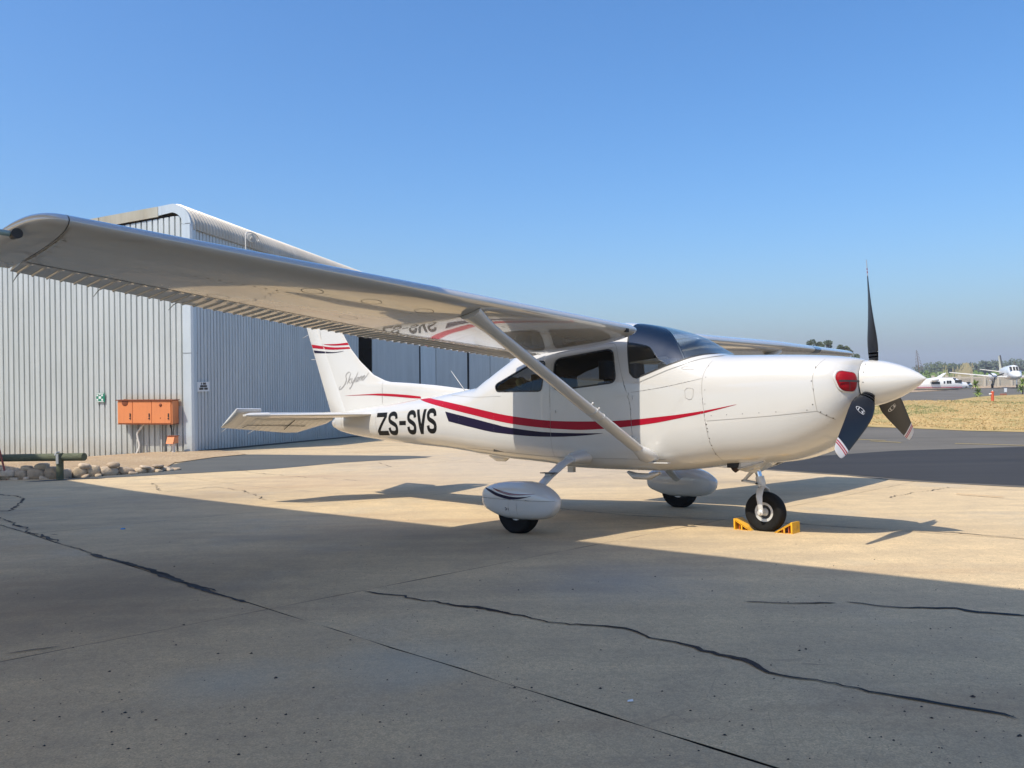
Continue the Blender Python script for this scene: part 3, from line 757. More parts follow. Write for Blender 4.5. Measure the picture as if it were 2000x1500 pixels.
BTIP = [BLACKP, mat('blade_tip_white', (.62, .61, .60), .5), mat('blade_tip_red', (.42, .004, .03), .5, spec=.2)]
BV = []
rs = sorted(set([round(v, 4) for v in list(np.linspace(.16, .85, 26))] + [.855, .878, .892, .903, .917, .94, .96, .975, .985, .9915]))
for kb in range(3):
    t = TH + kb*2*math.pi/3
    rad = Vector((0, -math.sin(t), math.cos(t))); tan = Vector((0, -math.cos(t), -math.sin(t)))   # leading edge side
    mb = MB(); secs = []
    for r in rs:
        c, th, be = lerp(BLT, r, 1), lerp(BLT, r, 2), math.radians(lerp(BLT, r, 3))
        ch = tan*math.cos(be) + Vector((1, 0, 0))*math.sin(be); nn = ch.cross(rad).normalized()
        if nn.x < 0: nn = -nn
        sec = []
        for j in range(20):
            a = 2*math.pi*j/20; u = math.cos(a); v = math.sin(a)
            tk = th*(.5+.5*min(1, (1+u)/.5))*.5 if r > .25 else th*.5
            sec.append(rad*r + ch*(c*.5*u + .012*math.sin(r*3)) + nn*tk*v*(1.1 if v > 0 else .6))
        secs.append(sec)
    for i in range(len(rs)-1):
        rm = (rs[i]+rs[i+1])/2
        mb.cur = 0 if rm < .855 else (2 if (.878 < rm < .892 or .903 < rm < .917) else 1)
        n = 20; o_ = len(mb.v); mb.v += [tuple(p) for p in secs[i]+secs[i+1]]
        for j in range(n): mb.face((o_+j, o_+(j+1) % n, o_+n+(j+1) % n, o_+n+j))
    mb.cur = 1; o_ = len(mb.v); mb.v += [tuple(p) for p in secs[-1]]; mb.face(range(o_, o_+20))
    b_ = mb.build('blade', BTIP, prop, angle=50)
    bb = bmesh.new(); bb.from_mesh(b_.data); bmesh.ops.remove_doubles(bb, verts=bb.verts, dist=1e-5); bb.to_mesh(b_.data); bb.free()
    # maker's oval emblem
    be = math.radians(lerp(BLT, .42, 3)); ch = tan*math.cos(be)+Vector((1, 0, 0))*math.sin(be); nn = ch.cross(rad).normalized()
    if nn.x < 0: nn = -nn
    bvh = BVHTree.FromPolygons([tuple(p) for q in secs for p in q], [(i*20+j, i*20+(j+1) % 20, (i+1)*20+(j+1) % 20, (i+1)*20+j) for i in range(len(secs)-1) for j in range(20)])
    def bl(u, v):
        h = bvh.ray_cast(rad*(.42+v)+ch*u+nn*.3, -nn); return h[0]+nn*.0012 if h[0] else None
    mb = MB()
    def stroke(P, w):
        P = [np.array(p) for p in P]; rows = []
        for i, p in enumerate(P):
            d = P[min(i+1, len(P)-1)]-P[max(i-1, 0)]; d = d/np.linalg.norm(d); q = np.array((-d[1], d[0]))*w/2
            rows.append([bl(*(p+q)), bl(*(p-q))])
        grid_faces(mb, rows)
    stroke([(.042*math.cos(a), .026*math.sin(a)) for a in np.linspace(.6, 2*math.pi-.6, 24)], .0045)
    stroke([(-.02, -.018), (-.02, 0), (-.02, .018)], .006); stroke([(.018, -.016), (.018, 0), (.018, .02)], .006)
    stroke([(.004, .004), (.02, .004), (.036, .004)], .005); mb.build('blade_emblem', ALU, prop)
    # blade root opening in the spinner
    mb = MB(); c0 = rad*.152; mb.lathe([(.066, -.004), (.066, .014), (.045, .020)], c0, rad, 20); mb.build('blade_root_seal', BLACKM, prop)
for b in prop.children: pass

# ---- engine inlets with red plugs
for sg in (-1, 1):
    def fr(y, z, off=.0):
        h = BODY.ray_cast(Vector((2.5, sg*y, z)), Vector((-1, 0, 0))); return h[0]+h[1]*off if h[0] else None
    out = rounded([(.225, 1.335), (.375, 1.350), (.405, 1.30), (.385, 1.195), (.25, 1.19), (.215, 1.26)], .045, 4)
    cy, cz = .31, 1.268; mb = MB()
    def ring(sc, off): return [fr(cy+(y-cy)*sc, cz+(z-cz)*sc, off) for y, z in out]
    R3 = [ring(1.14, -.002), ring(1.10, .010), ring(1.04, .012), ring(.99, .004)]
    mb.loft(R3, cap=False); mb.build('inlet_lip', WHITE, plane, angle=80)
    mb = MB(); rr_ = [ring(1.0, .002), ring(.96, .014), ring(.85, .022), ring(.6, .027), ring(.3, .029), ring(.02, .030)]
    mb.loft(rr_, cap=False); pl = mb.build('inlet_plug', PLUG, plane, angle=70)
    mb = MB()
    A, B = [], []
    for i in range(12):
        y = .225+(.395-.225)*i/11; A.append(fr(y, 1.276, .036)); B.append(fr(y, 1.262, .036))
    grid_faces(mb, [[a, b] for a, b in zip(A, B)])
    A = [fr(.33, 1.2+.065*i/5, .033) for i in range(6)]; B = [fr(.334, 1.2+.065*i/5, .033) for i in range(6)]
    grid_faces(mb, [[a, b] for a, b in zip(A, B)])
    mb.build('strap', BLACKM, pl)

# ---- wings
def naca(n=26):
    xs_ = [.5*(1-math.cos(math.pi*i/n)) for i in range(n+1)]
    def yt(x): return .6*(.2969*x**.5-.126*x-.3516*x*x+.2843*x**3-.1036*x**4)
    def yc(x): return (.02/.16)*(.8*x-x*x) if x < .4 else (.02/.36)*(.2+.8*x-x*x)
    return xs_, yt, yc
XS, YT, YC = naca()
def wle(s): return lerp([(0, -.70), (2.54, -.70), (5.26, -.90), (5.5, -.915)], s)
def wte(s): return lerp([(0, -2.305), (2.54, -2.305), (5.26, -1.975), (5.5, -1.95)], s)
def wz(s, sg): return 1.832+(s-.62)*.0297+(.060 if sg < 0 else 0.)*max(0, s-2.54)/2.7   # the airplane leans a little: the near wing sits higher
def wtz(s, sg): return lerp([(0, -.140), (.62, -.140), (2.54, -.105), (5.26, -.025), (5.5, -.02)], s)-(.055 if sg < 0 else 0.)*max(0, s-2.54)/2.7   # trailing edge drop
def wp(s, c, up, sg, tk=1.):                    # point on the aerofoil surface
    xl, xt = wle(s), wte(s); ch = xl-xt
    z = wz(s, sg) + wtz(s, sg)*c + ch*(YC(c) + up*YT(c)*tk)
    return Vector((xl-ch*c, sg*s, z))
HC = .745
FL0, FL1, AI1 = .572, 2.98, 5.26
for sg in (-1, 1):
    # main panel
    mb = MB(); secs = []
    S = [(.555, .30), (.565, .62), (.585, .85), (.62, 1.)] + [(s, 1.) for s in np.linspace(.8, 2.5, 11)] + [(2.54, 1.), (2.58, 1.)] + [(s, 1.) for s in np.linspace(2.8, 5.26, 14)]
    cu = [x*HC if x < .999 else HC for x in XS]
    for s, tk in S:
        sec = [wp(s, c, 1, sg, tk) for c in reversed(cu)] + [wp(s, c, -1, sg, tk) for c in cu[1:]]
        if tk < 1: sec = [Vector((q.x-(1-tk)*.05*(1 if q.x > -1.2 else 0), q.y, q.z)) for q in sec]
        secs.append(sec)
    mb.loft(secs); wing = mb.build('wing', WHITE2, plane, angle=40)
    wb = BVHTree.FromPolygons([tuple(p) for q in secs for p in q], [(i*len(secs[0])+j, i*len(secs[0])+j+1, (i+1)*len(secs[0])+j+1, (i+1)*len(secs[0])+j) for i in range(len(secs)-1) for j in range(len(secs[0])-1)])
    # tip
    mb = MB(); secs = []
    for i in range(15):
        a = i/14*math.pi/2; s = 5.266+.215*math.sin(a); k = max(math.cos(a), .02)**.8; e = 1-math.cos(a)
        xl, xt = wle(s)-.60*e*e-.16*e, wte(s)-.05*e+.02; ch = xl-xt; sec = []
        for c, up in [(c, 1) for c in reversed(XS)] + [(c, -1) for c in XS[1:-1]]:
            yt = YT(c)*k*(ch if up > 0 else ch)
            if up < 0: yt *= (1-.25*e)
            sec.append(Vector((xl-ch*c, sg*s, wz(s, sg) + wtz(s, sg)*c + ch*YC(c) + up*yt - .05*e*c - .05*e)))
        secs.append(sec)
    mb.loft(secs); tip = mb.build('wing_tip', WHITE2, wing, angle=50)
    # control surfaces with pressed beads
    for nm, s0, s1, first in (('flap', FL0, FL1-.004, .0), ('aileron', FL1+.006, AI1-.006, .0)):
        mb = MB(); secs = []; pitch = .0815; n = int((s1-s0)/pitch); st = []
        for i in range(n+1):
            b0 = s0+(i+.5)*(s1-s0)/(n+1)
            for d, hgt in ((-.036, 0), (-.0065, 0), (-.004, .8), (0, 1.), (.004, .8), (.0065, 0)): st.append((b0+d, hgt))
        st = [(s0, 0)] + [q for q in st if s0 < q[0] < s1] + [(s1, 0)]
        cc = [HC+.002, HC+.012, HC+.03, HC+.06, .85, .90, .95, .985, 1.0]
        for s, hgt in st:
            def bz(c, up):
                q = wp(s, c, up, sg); e = hgt*.010*min(1, max(0, (c-HC-.018)/.02))
                q.z += up*e + (up*.0015 if c > .98 else 0)
                if nm == 'aileron': q.z -= .010*(c-HC)/.25
                return q
            secs.append([bz(c, 1) for c in reversed(cc)] + [bz(c, -1) for c in cc])
        mb.loft(secs); mb.build(nm, WHITE2, wing, angle=60)
    # underside details
    mb = MB()
    def und(x, s, off=.0015):
        h = wb.ray_cast(Vector((x, sg*s, 1.2)), Vector((0, 0, 1)))
        return h[0]+Vector((0, 0, -off)) if h[0] else None
    def uline(P, w, mb=mb, step=.03):
        P = resamp(P, max(3, int(sum(math.dist(a, b) for a, b in zip(P, P[1:]))/step)), False); rows = []
        for i, p in enumerate(P):
            d = P[min(i+1, len(P)-1)]-P[max(i-1, 0)]; d = d/max(np.linalg.norm(d), 1e-9); q = np.array((-d[1], d[0]))*w/2
            rows.append([und(*(p+q)), und(*(p-q))])
        grid_faces(mb, rows)
    def circ(x, s, a, b, w=.004): uline([(x+a*math.cos(t), s+b*math.sin(t)) for t in np.linspace(0, 2*math.pi, 28)], w, step=.01)
    for s in (3.75, 3.30, 2.85): circ(wle(s)-.30, s, .062, .075)
    for s in (1.95, 1.45, 1.15): circ(-1.02, s, .05, .06, .003)
    for s in (3.1, 4.1, 4.9): circ(wle(s)-.88, s, .055, .075, .003)
    uline([(wle(5.255)-.03, 5.252), (wte(5.255)+.28, 5.252)], .008)
    uline([(wle(2.54)-.012, 2.545), (-1.2, 2.545)], .004)
    uline([(wle(.95)-.3, .95), (-1.85, .95)], .003)
    mb.build('inspection_ring', SEAM, wing)
    mb = MB()
    for s0, s1 in ((.60, 2.52), (2.56, 5.24)): uline([(wle(s0)+(wte(s0)-wle(s0))*(HC-.006), s0), (wle(s1)+(wte(s1)-wle(s1))*(HC-.006), s1)], .010, mb)
    mb.build('hinge_line', DARK, wing)
    mb = MB()
    def dash(x, s, a=.010, b=.004):
        q = [und(x+i*a, s+j*b) for i, j in ((-1, -1), (1, -1), (1, 1), (-1, 1))]
        if None in q: return
        o_ = len(mb.v); mb.v += [tuple(p) for p in q]; mb.face(range(o_, o_+4))
    for i in range(26): s = 2.65+i*.075; dash(wle(s)-.43, s, .004, .009)
    for i in range(30): s = 2.62+i*.085; dash(wle(s)-.47, s, .003, .004)
    for i in range(5): s = 5.225; dash(wle(s)-.2-i*.13, s, .004, .012)
    mb.build('rivet_row', mat('rivet_dark', (.17, .15, .12), .6), wing)['kind'] = 'stuff'
    # lamps, static wicks, vents
    p = Vector((-1.10, sg*5.466, 1.965))
    mb = MB(); mb.tube([p+Vector((-.05, -sg*.02, 0)), p+Vector((.03, -sg*.02, 0))], [.018, .026], 14); mb.build('lamp_recess', BLACKM, wing)
    mb = MB(); mb.tube([p+Vector((-.03, sg*.0, 0)), p+Vector((.0, sg*.012, 0)), p+Vector((.0, sg*.05, 0)), p+Vector((0, sg*.062, 0))], [.008, .015, .015, .006], 12); mb.build('position_lamp', CLEAR if sg > 0 else mat('green_lens', (.25, .36, .36), .1, coat=1), wing)
    mb = MB()
    for s in (5.20, 4.72, 4.2):
        q = wp(s, 1, 0, sg); mb.tube([q+Vector((.02, 0, -.008)), q+Vector((-.06, 0, -.015)), q+Vector((-.15, 0, -.045))], [.003, .003, .0015], 5)
    mb.build('static_wick', BLACKM, wing)
    if sg > 0:     # landing lights in the far wing's leading edge
        mb = MB(); sec = []
        for s in (3.62, 3.74, 3.86):
            sec.append([wp(s, c, 1, sg)+Vector((.003, 0, .001)) for c in (.10, .05, .02, .005)] + [wp(s, c, -1, sg)+Vector((.003, 0, -.001)) for c in (0, .005, .02, .05, .09)])
        mb.loft(sec, cap=False, closed=False); mb.build('landing_light_lens', mat('landing_lens', (.10, .12, .14), .08, coat=1), wing)
    else:
        mb = MB(); q = wp(.74, .004, -1, sg); mb.box((q.x-.02, q.y-.022, q.z-.018), (q.x+.006, q.y+.022, q.z+.014)); mb.build('cabin_air_inlet', DARK, wing, smooth=False)
    # strut
    a = Vector((-.66, sg*.60, .70)); b = Vector((-.86, sg*2.50, 1.80)); d = (b-a)
    P = [a+d*t for t in (0, .03, .08, .3, .5, .7, .88, .93, .97, 1.02)]; Rr = [.062, .066, .070, .070, .070, .070, .070, .074, .088, .115]
    mb = MB(); mb.tube(P, Rr, 24, squash=.50, flatdir=(1, 0, 0)); strut = mb.build('wing_strut', WHITE, plane, angle=60)
    mb = MB()
    for t in (.30, .345): mb.tube([a+d*t, a+d*(t+.006)], .0735, 24, squash=.53, flatdir=(1, 0, 0))
    mb.build('strut_clamp', WHITE, strut)
    mb = MB(); q = a+d*.335; mb.tube([q+Vector((.05, 0, .02)), q+Vector((.066, 0, .045))], .008, 6); q = a+d*.375; mb.tube([q+Vector((.05, 0, .02)), q+Vector((.066, 0, .045))], .008, 6); mb.build('clamp_screw', WHITE, strut)
    mb = MB(); mb.tube([a+Vector((.02, -sg*.10, -.05)), a+Vector((.025, -sg*.02, -.02)), a+Vector((.01, sg*.03, .015)), a+d*.045], [.075, .10, .085, .062], 20, squash=.6, flatdir=(1, 0, 0))
    mb.build('strut_fairing', WHITE, plane, angle=60)

# ---- tail: fin, rudder, stabiliser, elevators
FLE = [(-3.40, 1.415), (-3.692, 1.452), (-4.2, 1.522), (-4.712, 1.576), (-5.10, 1.610), (-5.24, 1.639), (-5.494, 1.732), (-5.804, 1.94), (-6.026, 2.134), (-6.177, 2.311), (-6.36, 2.54), (-6.56, 2.80)]
def fle(z):
    return lerp([(q[1], q[0]) for q in FLE], z)
def fhg(z): return -6.137-(z-1.267)*.588
def fte(z): return -6.50-(z-1.13)*.4925
def finthk(z): return .075-.035*(z-1.3)/1.5
mb = MB(); secs = []
zs = [1.20, 1.30, 1.40, 1.43, 1.452, 1.48, 1.522, 1.55, 1.576, 1.61, 1.639, 1.68, 1.732, 1.8, 1.87, 1.94, 2.03, 2.134, 2.22, 2.311, 2.42, 2.54, 2.67, 2.78, 2.81]
for z in zs:
    xl = fle(max(z, 1.415)) if z > 1.415 else -3.40-(1.415-z)*.5
    xh = fhg(z); th = finthk(z)*(1 if z < 2.8 else .5); ch = xl-xh; side_ = []
    N_ = 14
    for i in range(N_+1):
        c = .5*(1-math.cos(math.pi*i/N_*.5))*2 if i < N_ else 1
        c = (i/N_)**1.6
        x = xl-ch*c; dd = xl-x
        t = th*min(1, math.sqrt(max(dd, 0)/.55))*.5 if dd < .55 else th*.5*(1.0)
        side_.append((x, t))
    sec = [(x, -t, z) for x, t in side_] + [(x, t, z) for x, t in reversed(side_[1:])]
    secs.append(sec)
mb.loft(secs); fin = mb.build('fin', WHITE, plane, angle=45)
FINB = BVHTree.FromPolygons([tuple(p) for q in secs for p in q], [(i*len(secs[0])+j, i*len(secs[0])+(j+1) % len(secs[0]), (i+1)*len(secs[0])+(j+1) % len(secs[0]), (i+1)*len(secs[0])+j) for i in range(len(secs)-1) for j in range(len(secs[0]))])
mb = MB(); secs = []
for z in [1.21, 1.24, 1.5, 1.8, 2.1, 2.4, 2.6, 2.79, 2.81]:
    xh, xt = fhg(z)-.006, fte(z); th = finthk(z)*.96*.5
    if z < 1.23: xt += .05
    secs.append([(xh, -th*.7, z), (xh-.03, -th, z), (xt+.02, -.004, z), (xt, 0, z), (xt+.02, .004, z), (xh-.03, th, z), (xh, th*.7, z)])
mb.loft(secs); rud = mb.build('rudder', WHITE, plane, angle=40)
RUDB = BVHTree.FromPolygons([tuple(p) for q in secs for p in q], [(i*7+j, i*7+(j+1) % 7, (i+1)*7+(j+1) % 7, (i+1)*7+j) for i in range(len(secs)-1) for j in range(7)])
mb = MB(); mb.tube([(-7.15, 0, 2.45), (-7.3, -.01, 2.41)], .003, 5); mb.tube([(-6.95, 0, 2.05), (-7.06, -.01, 2.06)], .003, 5); mb.build('static_wick', PVC, rud)
class Both:                                       # fin and rudder as one surface for the paint
    def ray_cast(s, o, d):
        a, b = FINB.ray_cast(o, d), RUDB.ray_cast(o, d)
        if a[0] is None: return b
        if b[0] is None: return a
        return a if a[3] < b[3] else b
TB = Both()
for sg in (-1, 1):
    S_ = lambda T, B, m, l: (lambda o: tag(o, l) if o else None)(strip('tail_stripe', T, B, m, fin, TB, sg, 60, 4, .003))
    S_([(-6.691, 2.262), (-6.368, 2.240), (-6.115, 2.236)], [(-6.691, 2.257), (-6.448, 2.221), (-6.085, 2.200)], RED, 'upper thin red stripe')
    S_([(-7.055, 2.290), (-6.80, 2.249), (-6.448, 2.195), (-6.065, 2.168)], [(-7.03, 2.236), (-6.774, 2.200), (-6.448, 2.160), (-6.040, 2.142)], RED, 'broad red stripe')
    S_([(-7.0, 2.197), (-6.719, 2.159), (-6.449, 2.125), (-6.187, 2.119)], [(-6.975, 2.152), (-6.583, 2.118), (-6.369, 2.110), (-6.187, 2.116)], NAVY, 'navy stripe')
    S_([(-6.126, 1.468), (-5.607, 1.465), (-5.256, 1.46), (-4.759, 1.421), (-4.44, 1.385)], [(-6.126, 1.466), (-5.607, 1.451), (-5.257, 1.429), (-4.922, 1.401), (-4.601, 1.370), (-4.44, 1.360)], RED, 'lower red stripe')
mb = MB(); line(mb, [(-5.25, 1.32), (-5.26, 1.62)], .004, TB, -1, .003, smooth=False); line(mb, [(-6.73, 2.22), (-6.80, 2.5)], .004, TB, -1, .003, smooth=False); mb.build('panel_seam', SEAM, fin)
# hand-written model name
x0, z0, sx, sz = -6.25, 1.555, .60, .235
def sk(P, w=.013):
    line(mbs, [(x0+sx*u+.10*(v-.35), z0+sz*v+.06*u) for u, v in P], w, TB, -1, .0035, step=.006, wf=lambda t: .45+.75*math.sin(math.pi*t)**.8)
mbs = MB()
sk([(.30, .92), (.24, 1.0), (.17, .94), (.15, .80), (.20, .62), (.22, .42), (.17, .20), (.08, .04), (.0, .05), (.0, .18), (.05, .22)], .014)
sk([(.33, .90), (.32, .55), (.30, .25)]); sk([(.42, .56), (.33, .44), (.38, .32), (.44, .24)])
sk([(.46, .55), (.46, .34), (.50, .26), (.55, .40)]); sk([(.57, .56), (.55, .30), (.50, .0), (.46, -.10), (.45, .0)])
sk([(.62, .86), (.60, .50), (.60, .27), (.64, .27)]); sk([(.72, .50), (.67, .50), (.65, .34), (.68, .25), (.72, .40), (.725, .52), (.72, .27), (.75, .27)])
sk([(.77, .54), (.77, .26)]); sk([(.77, .40), (.81, .52), (.835, .50), (.835, .27), (.86, .27)])
sk([(.88, .38), (.93, .44), (.92, .54), (.885, .48), (.875, .33), (.92, .25), (.99, .40), (1.04, .60), (1.02, .66)])
mbs.build('script_lettering', GREYT, fin)

for sg in (-1, 1):
    mb = MB(); secs = []
    for s, tk in ((.12, 1), (.25, 1), (.9, 1), (1.44, 1), (1.445, 1), (1.66, .8), (1.72, .35)):
        xl = lerp([(0, -5.20), (.24, -5.255), (1.7, -5.83)], s); xh = lerp([(0, -6.02), (.24, -6.02), (1.442, -6.08), (1.444, -5.905), (1.7, -5.92)], s); ch = xl-xh; z = 1.178
        up = []; dn = []
        for i in range(11):
            c = (i/10)**1.7; t = .042*tk*min(1, math.sqrt(c/.35))*(1-.25*c); x = xl-ch*c
            up.append((x, sg*s, z+t)); dn.append((x, sg*s, z-t))
        secs.append(list(reversed(up))+dn[1:])
    mb.loft(secs); stab = mb.build('horizontal_stabilizer', WHITE, plane, angle=45)
    # drooped elevator with corrugations
    mb = MB(); secs = []; dr = math.radians(27)
    st = [(.30, 0)]
    for i in range(15):
        b0 = .37+i*.086
        for d, h_ in ((-.04, 0), (-.008, 0), (0, 1.), (.008, 0)): st.append((b0+d, h_))
    st += [(1.64, 0), (1.70, 0), (1.775, 0), (1.79, 0)]
    st = sorted([q for q in st if not 1.44 < q[0] < 1.50] + [(1.455, 0), (1.458, 0)])
    for s, h_ in st:
        xh = lerp([(0, -6.025), (.24, -6.025), (1.7, -6.10)], s); ch = lerp([(.28, .20), (.62, .47), (.8, .47), (1.79, .30)], s); z = 1.17; sec = []
        horn = s > 1.456; c0 = -.17 if horn else 0.
        def pt(c, v):        # c metres aft of the hinge, v up
            return (xh-c*math.cos(dr)-v*math.sin(dr)*.0, sg*s, z-c*math.sin(dr)*1.02+v)
        cs = [c0, c0+.02, c0+.06, ch*.4, ch*.7, ch]
        th_ = [.012, .03, .034, .026, .014, .002]
        if s > 1.785: th_ = [t*.5 for t in th_]
        u_ = [pt(c, t+.004*h_*(0 < k_ < 5)) for k_, (c, t) in enumerate(zip(cs, th_))]; d_ = [pt(c, -t-.004*h_*(0 < k_ < 5)) for k_, (c, t) in enumerate(zip(cs, th_))]
        secs.append(list(reversed(u_))+d_)
    mb.loft(secs); el = mb.build('elevator', WHITE, plane, angle=50)
    def ep(c, s, off=.0):
        xh = lerp([(0, -6.025), (.24, -6.025), (1.7, -6.10)], s); return Vector((xh-c*math.cos(dr), sg*s, 1.17-c*math.sin(dr)*1.02-off))
    mb = MB()
    mb.tube([ep(.22, .62, .032), ep(.20, 1.0, .032), ep(.18, 1.48, .032), ep(.25, 1.52, .028)], .0035, 6)
    mb.tube([ep(.03, .88, .04), ep(.30, .90, .036)], .005, 6)
    mb.build('trim_tab_hinge', BLACKM, el, smooth=False)
    mb = MB()
    for s in (1.70, 1.30): q = ep(lerp([(.28, .20), (.62, .47), (.8, .47), (1.79, .30)], s), s); mb.tube([q, q+Vector((-.16, 0, -.05))], .003, 5)
    mb.build('static_wick', PVC, el)
mb = MB(); mb.lathe([(.0, -.12), (.03, -.10), (.07, -.02), (.08, .05), (.07, .1)], (-6.42, 0, 1.09), (-1, 0, .1), 16) if False else mb.tube([(-6.30, 0, 1.09), (-6.42, 0, 1.075), (-6.50, 0, 1.07)], [.10, .07, .02], 16)
mb.build('tail_cone', WHITE, plane)
mb = MB(); mb.tube([(-3.62, -.02, 1.42), (-3.86, -.03, 1.68)], [.006, .002], 6); mb.tube([(-2.2, 0, 1.95), (-2.35, 0, 2.25)], [.006, .002], 6); mb.build('whip_antenna', PVC, plane)
mb = MB(); mb.tube([(-3.12, -.1, .66), (-3.0, -.1, .625), (-2.88, -.1, .625), (-2.80, -.1, .645)], [.03, .05, .05, .02], 12); mb.build('belly_antenna', WHITE, plane)
mb = MB(); mb.box((-2.03, -.02, .47), (-1.95, .02, .60)); mb.build('belly_antenna', WHITE, plane, smooth=False)
mb = MB(); mb.tube([(-1.05, -.28, .51), (-.95, -.30, .475), (-.80, -.30, .475), (-.70, -.28, .51)], [.03, .07, .07, .03], 16, squash=.45, flatdir=(0, 1, 0)); mb.build('belly_fairing', WHITE, plane)
mb = MB(); mb.box((-.62, -.585, .615), (-.42, -.53, .625)); mb.build('cowl_step', WHITE, plane, smooth=False)

# ---- main landing gear
def tyre(parent, c, R_, w_, rim, rimr):
    mb = MB(); hw_ = w_/2
    prof = [(rimr, -hw_*.55), (rimr+.01, -hw_*.75), (R_*.80, -hw_), (R_*.93, -hw_*.86), (R_*.985, -hw_*.55), (R_, -hw_*.2), (R_, hw_*.2), (R_*.985, hw_*.55), (R_*.93, hw_*.86), (R_*.80, hw_), (rimr+.01, hw_*.75), (rimr, hw_*.55)]
    prof = [prof[0]] + [tuple(p) for p in cr(prof, 3)] + [prof[-1]]
    mb.lathe(prof, c, (0, 1, 0), 48, cap=False); mb.build('tyre', RUBBER, parent, angle=50)
    mb = MB(); mb.lathe([(rimr+.003, -hw_*.62), (rimr+.003, -hw_*.50), (rimr*.74, -hw_*.48), (rimr*.70, -hw_*.05)], c, (0, 1, 0), 40, cap=False); mb.build('rim', ALU, parent)
    mb = MB(); mb.lathe([(rimr*.72, -hw_*.08), (rimr*.72, hw_*.08)], c, (0, 1, 0), 32); mb.build('hub_recess', BLACKM, parent)
    mb = MB(); mb.lathe([(rimr*.42, -hw_*.3), (rimr*.30, -hw_*.6), (0, -hw_*.62)], c, (0, 1, 0), 24); mb.build('hub', ALU, parent)
    mb = MB(); mb.lathe([(0, hw_*.6), (rimr*.30, hw_*.6), (rimr*.30, hw_*.15), (rimr*.66, hw_*.2), (rimr*.72, hw_*.45), (rimr+.003, hw_*.50), (rimr+.003, hw_*.62)], c, (0, 1, 0), 40); mb.build('rim', ALU, parent)
POD = [(-1.925, .31, .365, .02), (-1.915, .262, .385, .055), (-1.88, .215, .41, .082), (-1.80, .185, .438, .105), (-1.68, .152, .462, .125), (-1.55, .136, .474, .137), (-1.40, .135, .476, .142), (-1.28, .142, .462, .138), (-1.17, .158, .425, .118), (-1.09, .192, .378, .085), (-1.045, .238, .342, .05), (-1.025, .275, .318, .018)]
for sg in (-1, 1):
    ty = 1.362*sg
    mb = MB()
    P = [(-1.45, sg*.40, .66), (-1.45, sg*.62, .66), (-1.45, sg*.80, .60), (-1.455, sg*1.0, .49), (-1.46, sg*1.22, .345), (-1.46, sg*1.30, .28)]
    mb.tube(P, [.07, .068, .062, .056, .050, .048], 20, squash=.36, flatdir=(1, 0, 0)); leg = mb.build('main_gear_leg', WHITE, plane, angle=60)
    mb = MB(); mb.tube([(-1.44, sg*.50, .66), (-1.44, sg*.62, .655), (-1.44, sg*.70, .64)], [.125, .10, .07], 24, squash=.60, flatdir=(1, 0, 0)); mb.build('leg_fairing', WHITE, leg, angle=70)
    mb = MB(); mb.box((-1.53, sg*1.0-.035, .525), (-1.37, sg*1.0+.035, .533)); mb.build('step', BLACKM, leg, smooth=False)
    mb = MB(); mb.box((-1.49, sg*.99-.02, .49), (-1.42, sg*.99+.02, .525)); mb.build('step_bracket', WHITE, leg, smooth=False)
    pod = MB(); secs = []; up_x = []
    xs_ = [p[0] for p in POD]
    for x in list(np.linspace(-1.925, -1.86, 8)) + list(np.linspace(-1.84, -1.12, 22)) + list(np.linspace(-1.10, -1.025, 9)):
        zb, zt, w_ = [pchip(np.array(xs_), np.array([p[k] for p in POD]), x) for k in (1, 2, 3)]
        zc = .318; sec = []
        for j in range(32):
            a = 2*math.pi*j/32; c, s = math.cos(a), math.sin(a)
            y = w_*math.copysign(abs(c)**.62, c)*(1-.18*max(0, -s)**2); z = zc+(zt-zc)*abs(s)**(.85) if s >= 0 else zc-(zc-zb)*abs(s)**.48
            sec.append((x, ty+y, z))
        secs.append(sec)
    pod.loft(secs); pf = pod.build('wheel_fairing', WHITE, plane, angle=60)
    PB = BVHTree.FromPolygons([tuple(p) for q in secs for p in q], [(i*32+j, i*32+(j+1) % 32, (i+1)*32+(j+1) % 32, (i+1)*32+j) for i in range(len(secs)-1) for j in range(32)])
    mb = MB(); line(mb, [(-1.91, .318), (-1.5, .318), (-1.04, .318)], .005, PB, sg, .002); line(mb, [(-1.50, .29), (-1.50, .19)], .003, PB, sg, .002, smooth=False); line(mb, [(-1.40, .295), (-1.40, .19)], .003, PB, sg, .002, smooth=False)
    mb.build('fairing_seam', SEAM, pf)
    tag(strip('fairing_stripe', [(-1.885, .41), (-1.76, .395), (-1.62, .365), (-1.45, .345), (-1.30, .350), (-1.235, .360)], [(-1.885, .408), (-1.78, .380), (-1.66, .345), (-1.50, .322), (-1.36, .330), (-1.235, .357)], NAVY, pf, PB, sg, 50, 4, .0025), 'dark lower curved stripe')
    tag(strip('fairing_stripe', [(-1.74, .415), (-1.62, .395), (-1.45, .375), (-1.30, .374), (-1.20, .378)], [(-1.74, .413), (-1.64, .382), (-1.50, .358), (-1.35, .362), (-1.20, .376)], mat('dark_red', (.13, .005, .02), .3, coat=1), pf, PB, sg, 50, 4, .0025), 'dark red upper curved stripe')
    if sg < 0:
        mb = MB()
        for dx in (0, .035): line(mb, [(-1.545+dx, .245), (-1.525+dx, .240), (-1.527+dx, .228), (-1.545+dx, .224)] if dx == 0 else [(-1.505, .246), (-1.503, .224)], .006, PB, sg, .002, step=.004)
        mb.build('pressure_marking', LETTER, pf)
    wh = empty('main_wheel', (-1.505, ty, .215)); wh.parent = plane
    tyre(wh, (0, 0, 0), .215, .15, ALU, .09)

